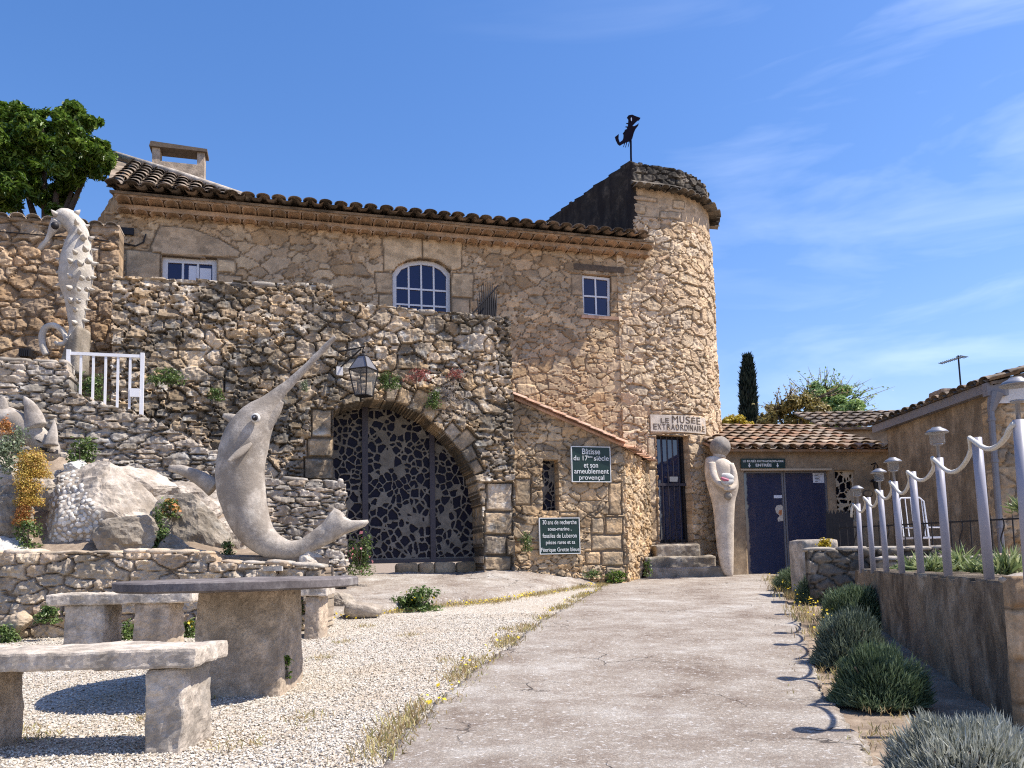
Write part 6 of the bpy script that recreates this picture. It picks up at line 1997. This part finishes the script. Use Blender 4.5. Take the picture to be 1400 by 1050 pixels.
flowers('path_flowers', 'few yellow flowers among the dry weeds at the path edge', edge, .07, 130, .026, 6)
rE = [G(*p) for p in ((1052, 792), (1062, 803), (1090, 840), (1112, 880))]
flowers('verge_flowers', 'yellow flowers between the path and the lavender', [p + Vector((.12, 0, 0)) for p in rE], .10, 150, .026, 8, .14)
weeds('verge_weeds', 'pale green and straw weeds between the path and the lavender', [p + Vector((.14, 0, 0)) for p in rE], .12, 2600, .10, .008, M['straw'], 0, 9, 1.2)
rE2 = [G(*p) for p in ((1115, 900), (1145, 960), (1190, 1010), (1215, 1045))]
weeds('bed_weeds', 'sparse dry weeds in the soil strip right of the path', [p + Vector((.10, 0, 0)) for p in rE2], .10, 900, .04, .005, M['straw'], 0, 10)

rng = np.random.default_rng(45)
tc_ = [G(x, y) for x, y in ((292, 955), (205, 984), (440, 902), (640, 938), (520, 1014), (560, 988), (300, 930), (470, 880), (610, 905), (690, 862), (60, 1010), (330, 1020), (420, 985), (20, 1005), (560, 870), (500, 858), (380, 930))]
C = np.concatenate([np.array(p) + np.stack([rng.normal(0, .06, 70), rng.normal(0, .09, 70), np.full(70, .01)], -1) for p in tc_])
dr = rng.normal(0, .6, C.shape); dr[:, 2] = np.abs(dr[:, 2]) + .4
tag(obj_np('sparse_weeds', *blades(C, dr, .035, .005, rng), M['straw']), 'thin tufts of dry weed scattered through the gravel', 'weeds', None, 'stuff')
# plants of the rock garden and walls
P_list = [
 ('shrub', 'grey-green shrub at the left edge beside the stone fish head', 'shrub', 12, 612, 24, 34, 9.35, 900, .055, 'leaf_grey', None),
 ('stonecrop', 'broad yellow stonecrop cushion under the stone fish head', 'plant', 46, 634, 25, 20, 9.3, 4600, .022, 'sedum', None),
 ('stonecrop', 'yellow stonecrop trailing below the broad cushion', 'plant', 40, 668, 20, 24, 9.2, 3600, .022, 'sedum', None),
 ('stonecrop', 'orange stonecrop at the lower tip of the yellow trail', 'plant', 33, 700, 15, 18, 9.15, 1900, .022, 'sedum_orange', None),
 ('stonecrop', 'orange stonecrop patch at the left edge above the grey shrub', 'plant', 6, 582, 12, 12, 9.35, 700, .022, 'sedum_orange', None),
 ('leafy_plant', 'green leafy plant between the dark boulder and the pebbles', 'plant', 38, 730, 20, 22, 9.1, 520, .05, 'leaf_green', None),
 ('leafy_plant', 'tall green plant right of the stone fish head', 'plant', 112, 622, 22, 26, 9.95, 800, .06, 'leaf_green', None),
 ('leafy_plant', 'pale green plant on top of the pebble boulder', 'plant', 128, 650, 17, 14, 9.9, 420, .06, 'leaf_grey', None),
 ('leafy_plant', 'dark green plant between the two big boulders', 'plant', 214, 728, 17, 34, 9.2, 750, .055, 'leaf_green', None),
 ('leafy_plant', 'reddish green plant above the dark green one', 'plant', 232, 694, 16, 14, 9.4, 330, .055, 'leaf_green', (M['sedum_orange'], 60, .05)),
 ('leafy_plant', 'small weed on the low wall under the swordfish', 'plant', 312, 748, 10, 10, 9.2, 160, .05, 'leaf_green', None),
 ('wall_plant', 'green plant hanging on the wall right of the gate', 'plant', 226, 514, 26, 11, 12.3, 700, .06, 'leaf_green', None),
 ('wall_plant', 'small green tuft on the wall above the swordfish head', 'plant', 296, 538, 12, 10, 12.55, 260, .06, 'leaf_green', None),
 ('wall_plant', 'green plant behind the bars of the gate', 'plant', 126, 528, 22, 20, 12.05, 600, .06, 'leaf_green', None),
 ('wall_plant', 'yellowish tuft on the wall left of the lantern', 'plant', 416, 527, 7, 8, 13.1, 150, .05, 'leaf_grey', None),
 ('wall_plant', 'bushy green plant hanging right of the lantern', 'plant', 533, 519, 15, 14, 13.4, 700, .05, 'leaf_green', None),
 ('wall_plant', 'green tuft growing out of the wall above the arch', 'plant', 592, 542, 13, 16, 13.65, 500, .05, 'leaf_green', None),
 ('wall_plant', 'red succulent growing between the wall stones by the arch', 'plant', 570, 512, 20, 9, 13.6, 330, .045, 'red_leaf', None),
 ('wall_plant', 'red succulent patch right of the arch top', 'plant', 622, 510, 14, 7, 13.85, 200, .045, 'red_leaf', None),
 ('wall_plant', 'small green tuft on the annex wall left of the lower sign', 'plant', 720, 740, 9, 14, 14.25, 300, .05, 'leaf_green', None),
 ('rose_bush', 'rose bush with a few pink blooms at the left foot of the arch', 'bush', 492, 757, 21, 29, 12.5, 850, .06, 'leaf_green', (M['pink_petal'], 26, .07)),
 ('leafy_plant', 'dark green mallow clump with yellow flowers at the ledge', 'plant', 572, 820, 33, 17, 10.6, 900, .075, 'leaf_green', (M['petal'], 14, .04)),
 ('leafy_plant', 'green weeds at the corner of the annex', 'plant', 842, 788, 14, 8, 14.8, 260, .07, 'leaf_laurel', None),
 ('leafy_plant', 'low green weed under the lower sign', 'plant', 808, 784, 14, 6, 14.2, 160, .06, 'leaf_green', None),
 ('leafy_plant', 'green plant at the left foot of the tower steps', 'plant', 886, 776, 6, 12, 15.6, 160, .06, 'leaf_green', None),
 ('leafy_plant', 'bushy green weed at the left edge under the low wall', 'plant', 10, 868, 20, 22, 8.3, 900, .05, 'leaf_green', None),
 ('leafy_plant', 'dark weed growing behind the end of the back bench', 'plant', 66, 838, 18, 14, 8.4, 420, .05, 'leaf_green', None),
 ('leafy_plant', 'shaded weed under the middle of the back bench', 'plant', 176, 868, 16, 22, 8.3, 500, .05, 'leaf_green', None),
 ('leafy_plant', 'weed with yellow flowers between the back bench and the table', 'plant', 258, 858, 10, 14, 8.0, 260, .05, 'leaf_green', (M['petal'], 10, .04)),
 ('leafy_plant', 'leafy weed in the shade between table pillar and bench leg', 'plant', 400, 836, 15, 20, 8.3, 520, .06, 'leaf_green', None),
 ('leafy_plant', 'dark weed at the foot of the table pillar', 'plant', 389, 910, 8, 17, 5.35, 200, .04, 'leaf_laurel', None),
 ('leafy_plant', 'yellow-green plant on the end of the dark low wall', 'plant', 1127, 741, 9, 6, 10.6, 170, .07, 'yellow_leaf', None),
]
for i, (nm, lb, ct, x, y, rx, ry, Y, n_, s_, m_, ex) in enumerate(P_list):
    bush(nm, lb, ct, x, y, rx, ry, Y, n_, s_, M[m_], 300 + i, None, .7, .45 if 'sedum' not in m_ else .8, 9 if n_ < 3000 else 26, ex)
# dry brush above the arch
rng = np.random.default_rng(71)
c = TER.p(*TER.uv(612, 545), .08); C = np.array(c) + rng.normal(0, 1, (420, 3)) * np.array([.16, .07, .18])
o = obj_np('dry_brush', *blades(C, rng.normal(0, 1, (420, 3)), .14, .006, rng), leaf_mat('grey_twig', [(0, (.22, .19, .17)), (1, (.42, .38, .34))], .8, .1))
tag(o, 'grey dead twigs hanging on the wall right of the arch tuft', 'twigs')
# strappy plants in the bed behind the posts
straps = [(1248, 764, 18, 7.9, 'strappy green plant behind the fourth and fifth posts'), (1275, 768, 20, 7.3, 'strappy plant just right of the fifth post'), (1312, 762, 24, 7.6, 'tall strappy plant left of the bare near post'),
          (1335, 772, 15, 6.9, 'low strappy plant hidden behind the bare near post'), (1376, 766, 26, 6.6, 'large strappy plant right of the bare near post'), (1398, 702, 16, 9.9, 'spiky pale plant at the right edge above the railing'),
          (1222, 775, 8, 8.6, 'tiny strappy plant between the third and fourth posts')]
for i, (x, y, r_, Y, lb) in enumerate(straps):
    rng = np.random.default_rng(500 + i)
    k = Y / F; base = U(x, y, Y)
    base.z = .63 if i != 5 else base.z
    t = thing('strap_plant', lb, 'plant', base, 'strappy plants behind the posts')
    n = 150 if r_ > 10 else 50
    d = rng.normal(0, 1, (n, 3)); d[:, 2] = np.abs(d[:, 2]) * .9 + .35
    C = np.array(base) + rng.normal(0, .3, (n, 3)) * r_ * k * np.array([1, .8, 0]) + np.array([0, 0, 1]) * rng.random((n, 1)) * r_ * k * .5
    obj_np('foliage', *blades(C, d, r_ * k * 1.25, .022, rng), M['strap'], t)
# ------------------------------------------------------------------ trees
def branch_tree(mb, base, top, rad0, rng, n=7, spread=1.0):
    base, top = Vector(base), Vector(top)
    mid = base.lerp(top, .45) + Vector((rng.normal(0, .08), rng.normal(0, .08), 0))
    mb.tube([base, mid, top], [rad0, rad0 * .75, rad0 * .3], 8)
    ends = []
    for i in range(n):
        t = .35 + .6 * i / n
        p = base.lerp(top, t)
        a = rng.random() * 6.28
        q = p + Vector((math.cos(a) * spread * (1.1 - .4 * t), math.sin(a) * spread * (1.1 - .4 * t), spread * rng.uniform(.5, 1.1)))
        mb.tube([p, p.lerp(q, .5) + Vector((0, 0, -.06 * spread)), q], [rad0 * .45, rad0 * .3, rad0 * .1], 6)
        ends.append(q)
    return ends
TY = 16.3
lt_ = thing('laurel_tree', 'dense glossy green tree rising behind the garden wall at the left', 'tree', U(60, 330, TY))
rng = np.random.default_rng(800)
k = TY / F
sil = [(-60, 150), (20, 134), (52, 148), (62, 158), (75, 138), (100, 134), (120, 145), (128, 165), (140, 160), (150, 172), (146, 190), (158, 205), (157, 230), (148, 245), (130, 252), (112, 246), (104, 262), (98, 290), (70, 306), (40, 262), (30, 292), (-60, 312)]
parts = []
for gx in range(-60, 165, 15):
    for gy in range(130, 315, 15):
        x, y = gx + rng.uniform(-8, 8), gy + rng.uniform(-8, 8)
        if not bool(pip(np.array([x]), np.array([y]), sil)[0]): continue
        dd_ = float(pdist(np.array([x]), np.array([y]), sil)[0])
        if dd_ < 5: continue
        rx = min(dd_ * 1.0 + 4, rng.uniform(15, 28))
        c = U(x, y, TY + rng.uniform(-1.2, 1.2) * min(1, dd_ / 30))
        C, Nn = clump(c, (rx * k, rx * k * .9, rx * k * .75), int(rx * rx * .85) + 50, .16, rng, 7, .4, .5)
        parts.append(leaf_mesh(C, Nn, .15, rng, .38, .5, None, .15))
obj_np('crown', *joinm(parts), M['leaf_laurel'], lt_)
g = MB()
b0 = U(70, 345, TY)
for (x, y) in ((20, 190), (90, 180), (130, 210), (60, 170), (10, 250), (105, 240)):
    e_ = U(x, y, TY); m0 = b0.lerp(e_, .5) + Vector((0, -.1, -.2))
    g.tube([b0 - Vector((0, 0, 3)), b0 + Vector((rng.normal(0, .1), 0, 0)), m0, e_], [.14, .10, .06, .02], 7)
g.build('trunk', M['bark'], lt_, True)
# cypress
CY = 46
cyp = thing('cypress_tree', 'slim dark cypress standing beyond the entrance roof', 'tree', U(1024, 640, CY))
k = CY / F; rng = np.random.default_rng(810); n = 9000
t = rng.random(n); yy_ = 492 + t * 150
prof = np.interp(yy_, [490, 500, 515, 535, 560, 600, 642], [1.0, 3.5, 6.5, 8.6, 9.6, 10.2, 9]) * (1 + .12 * vn(np.stack([yy_ * .05, 0 * yy_], -1), 1, 4, 2))
a = rng.random(n) * 6.283; rr_ = prof * (.55 + .45 * rng.random(n) ** .4)
C = np.array([U(1022 + .02 * (y - 490), y, CY) for y in yy_]) + np.stack([np.cos(a) * rr_ * k, np.sin(a) * rr_ * k, 0 * a], -1)
dr = np.stack([np.cos(a) * .35, np.sin(a) * .35, np.ones(n)], -1) + rng.normal(0, .15, (n, 3))
obj_np('crown', *blades(C, dr, .42, .09, rng), M['cypress'], cyp)
g = MB(); g.tube([U(1024, 650, CY) - Vector((0, 0, 3)), U(1023, 560, CY), U(1022, 495, CY)], [.2, .12, .03], 7); g.build('trunk', M['bark'], cyp)
# yellow shrub
YY_ = 25
ys_ = thing('yellow_shrub', 'bright yellow shrub peeping over the entrance roof beside the tower', 'shrub', U(1005, 600, YY_))
rng = np.random.default_rng(820); k = YY_ / F
parts = []
for (x, y, rx, ry) in ((1005, 578, 18, 12), (992, 582, 12, 12), (1020, 584, 12, 9), (1006, 592, 24, 16)):
    C, Nn = clump(U(x, y, YY_), (rx * k, rx * k * .8, ry * k), 1500, .1, rng, 10)
    parts.append(leaf_mesh(C, Nn, .085, rng, .6))
obj_np('foliage', *joinm(parts), M['yellow_leaf'], ys_)
g = MB(); branch_tree(g, U(1005, 640, YY_) - Vector((0, 0, 1)), U(1005, 580, YY_), .08, rng, 6, .4); g.build('stem', M['bark'], ys_)
# bronze-leaved tree with bare twigs, and the pale spring tree behind it
def airy_tree(name, label, base, lobes, Y, nl, size, mat_, seed, twig_top, twn=26):
    t = thing(name, label, 'tree', base); rng = np.random.default_rng(seed); k = Y / F
    parts = []; g = MB()
    b0 = Vector(base)
    for (x, y, rx, ry, w_) in lobes:
        c = U(x, y, Y + rng.normal(0, .4))
        C, Nn = clump(c, (rx * k, rx * k * .9, ry * k), int(nl * w_), size, rng, 11, .45, .4)
        parts.append(leaf_mesh(C, Nn, size, rng, .5))
        m0 = b0.lerp(c, .55) + Vector((rng.normal(0, .2), rng.normal(0, .2), -.2))
        g.tube([b0, m0, c], [.10, .06, .025], 6)
    for i in range(twn):
        x0, y0, x1, y1 = twig_top[i % len(twig_top)]
        x0 += rng.normal(0, 6); x1 += rng.normal(0, 10); y1 += rng.normal(0, 5)
        a_, b_ = U(x0, y0, Y), U(x1, y1, Y + rng.normal(0, .3))
        m0 = a_.lerp(b_, .5) + Vector((rng.normal(0, .06), 0, rng.normal(0, .06)))
        g.tube([a_, m0, b_], [.022, .014, .005], 5)
        tt = rng.random(9)[:, None]
        C = np.array(a_) * (1 - tt) + np.array(b_) * tt + rng.normal(0, .06, (9, 3))
        parts.append(leaf_mesh(C, np.tile([0, -.5, .6], (9, 1)), size * .8, rng, .5))
    obj_np('crown', *joinm(parts), mat_, t)
    g.tube([b0 - Vector((0, 0, 3)), b0], [.14, .11], 7)
    g.build('trunk', M['bark'], t, True)
    return t
airy_tree('bronze_tree', 'bronze-leaved tree with bare twigs over the entrance roof', U(1085, 610, 27), [(1060, 560, 18, 14, .9), (1080, 552, 20, 16, 1), (1103, 552, 17, 17, 1), (1052, 575, 16, 12, .7), (1120, 565, 16, 16, .8), (1042, 572, 8, 12, .3), (1090, 575, 26, 14, 1)], 27, 800, .14, M['bronze'], 830,
          [(1075, 555, 1075, 522), (1068, 560, 1064, 528), (1062, 560, 1042, 552), (1085, 555, 1092, 528), (1120, 545, 1160, 530), (1110, 550, 1100, 530)], 26)
airy_tree('spring_tree', 'pale green feathery tree behind the bronze-leaved tree', U(1140, 615, 34), [(1130, 555, 26, 24, 1), (1155, 560, 24, 22, 1), (1118, 540, 18, 18, .6), (1145, 538, 20, 16, .6), (1172, 565, 16, 16, .5), (1130, 575, 30, 12, .8), (1160, 578, 26, 10, .7)], 34, 2600, .17, M['spring'], 840,
          [(1120, 540, 1116, 507), (1132, 540, 1130, 508), (1145, 540, 1150, 516), (1110, 540, 1098, 518), (1160, 550, 1185, 530), (1165, 560, 1195, 545), (1150, 545, 1172, 522), (1170, 570, 1192, 566)], 70)
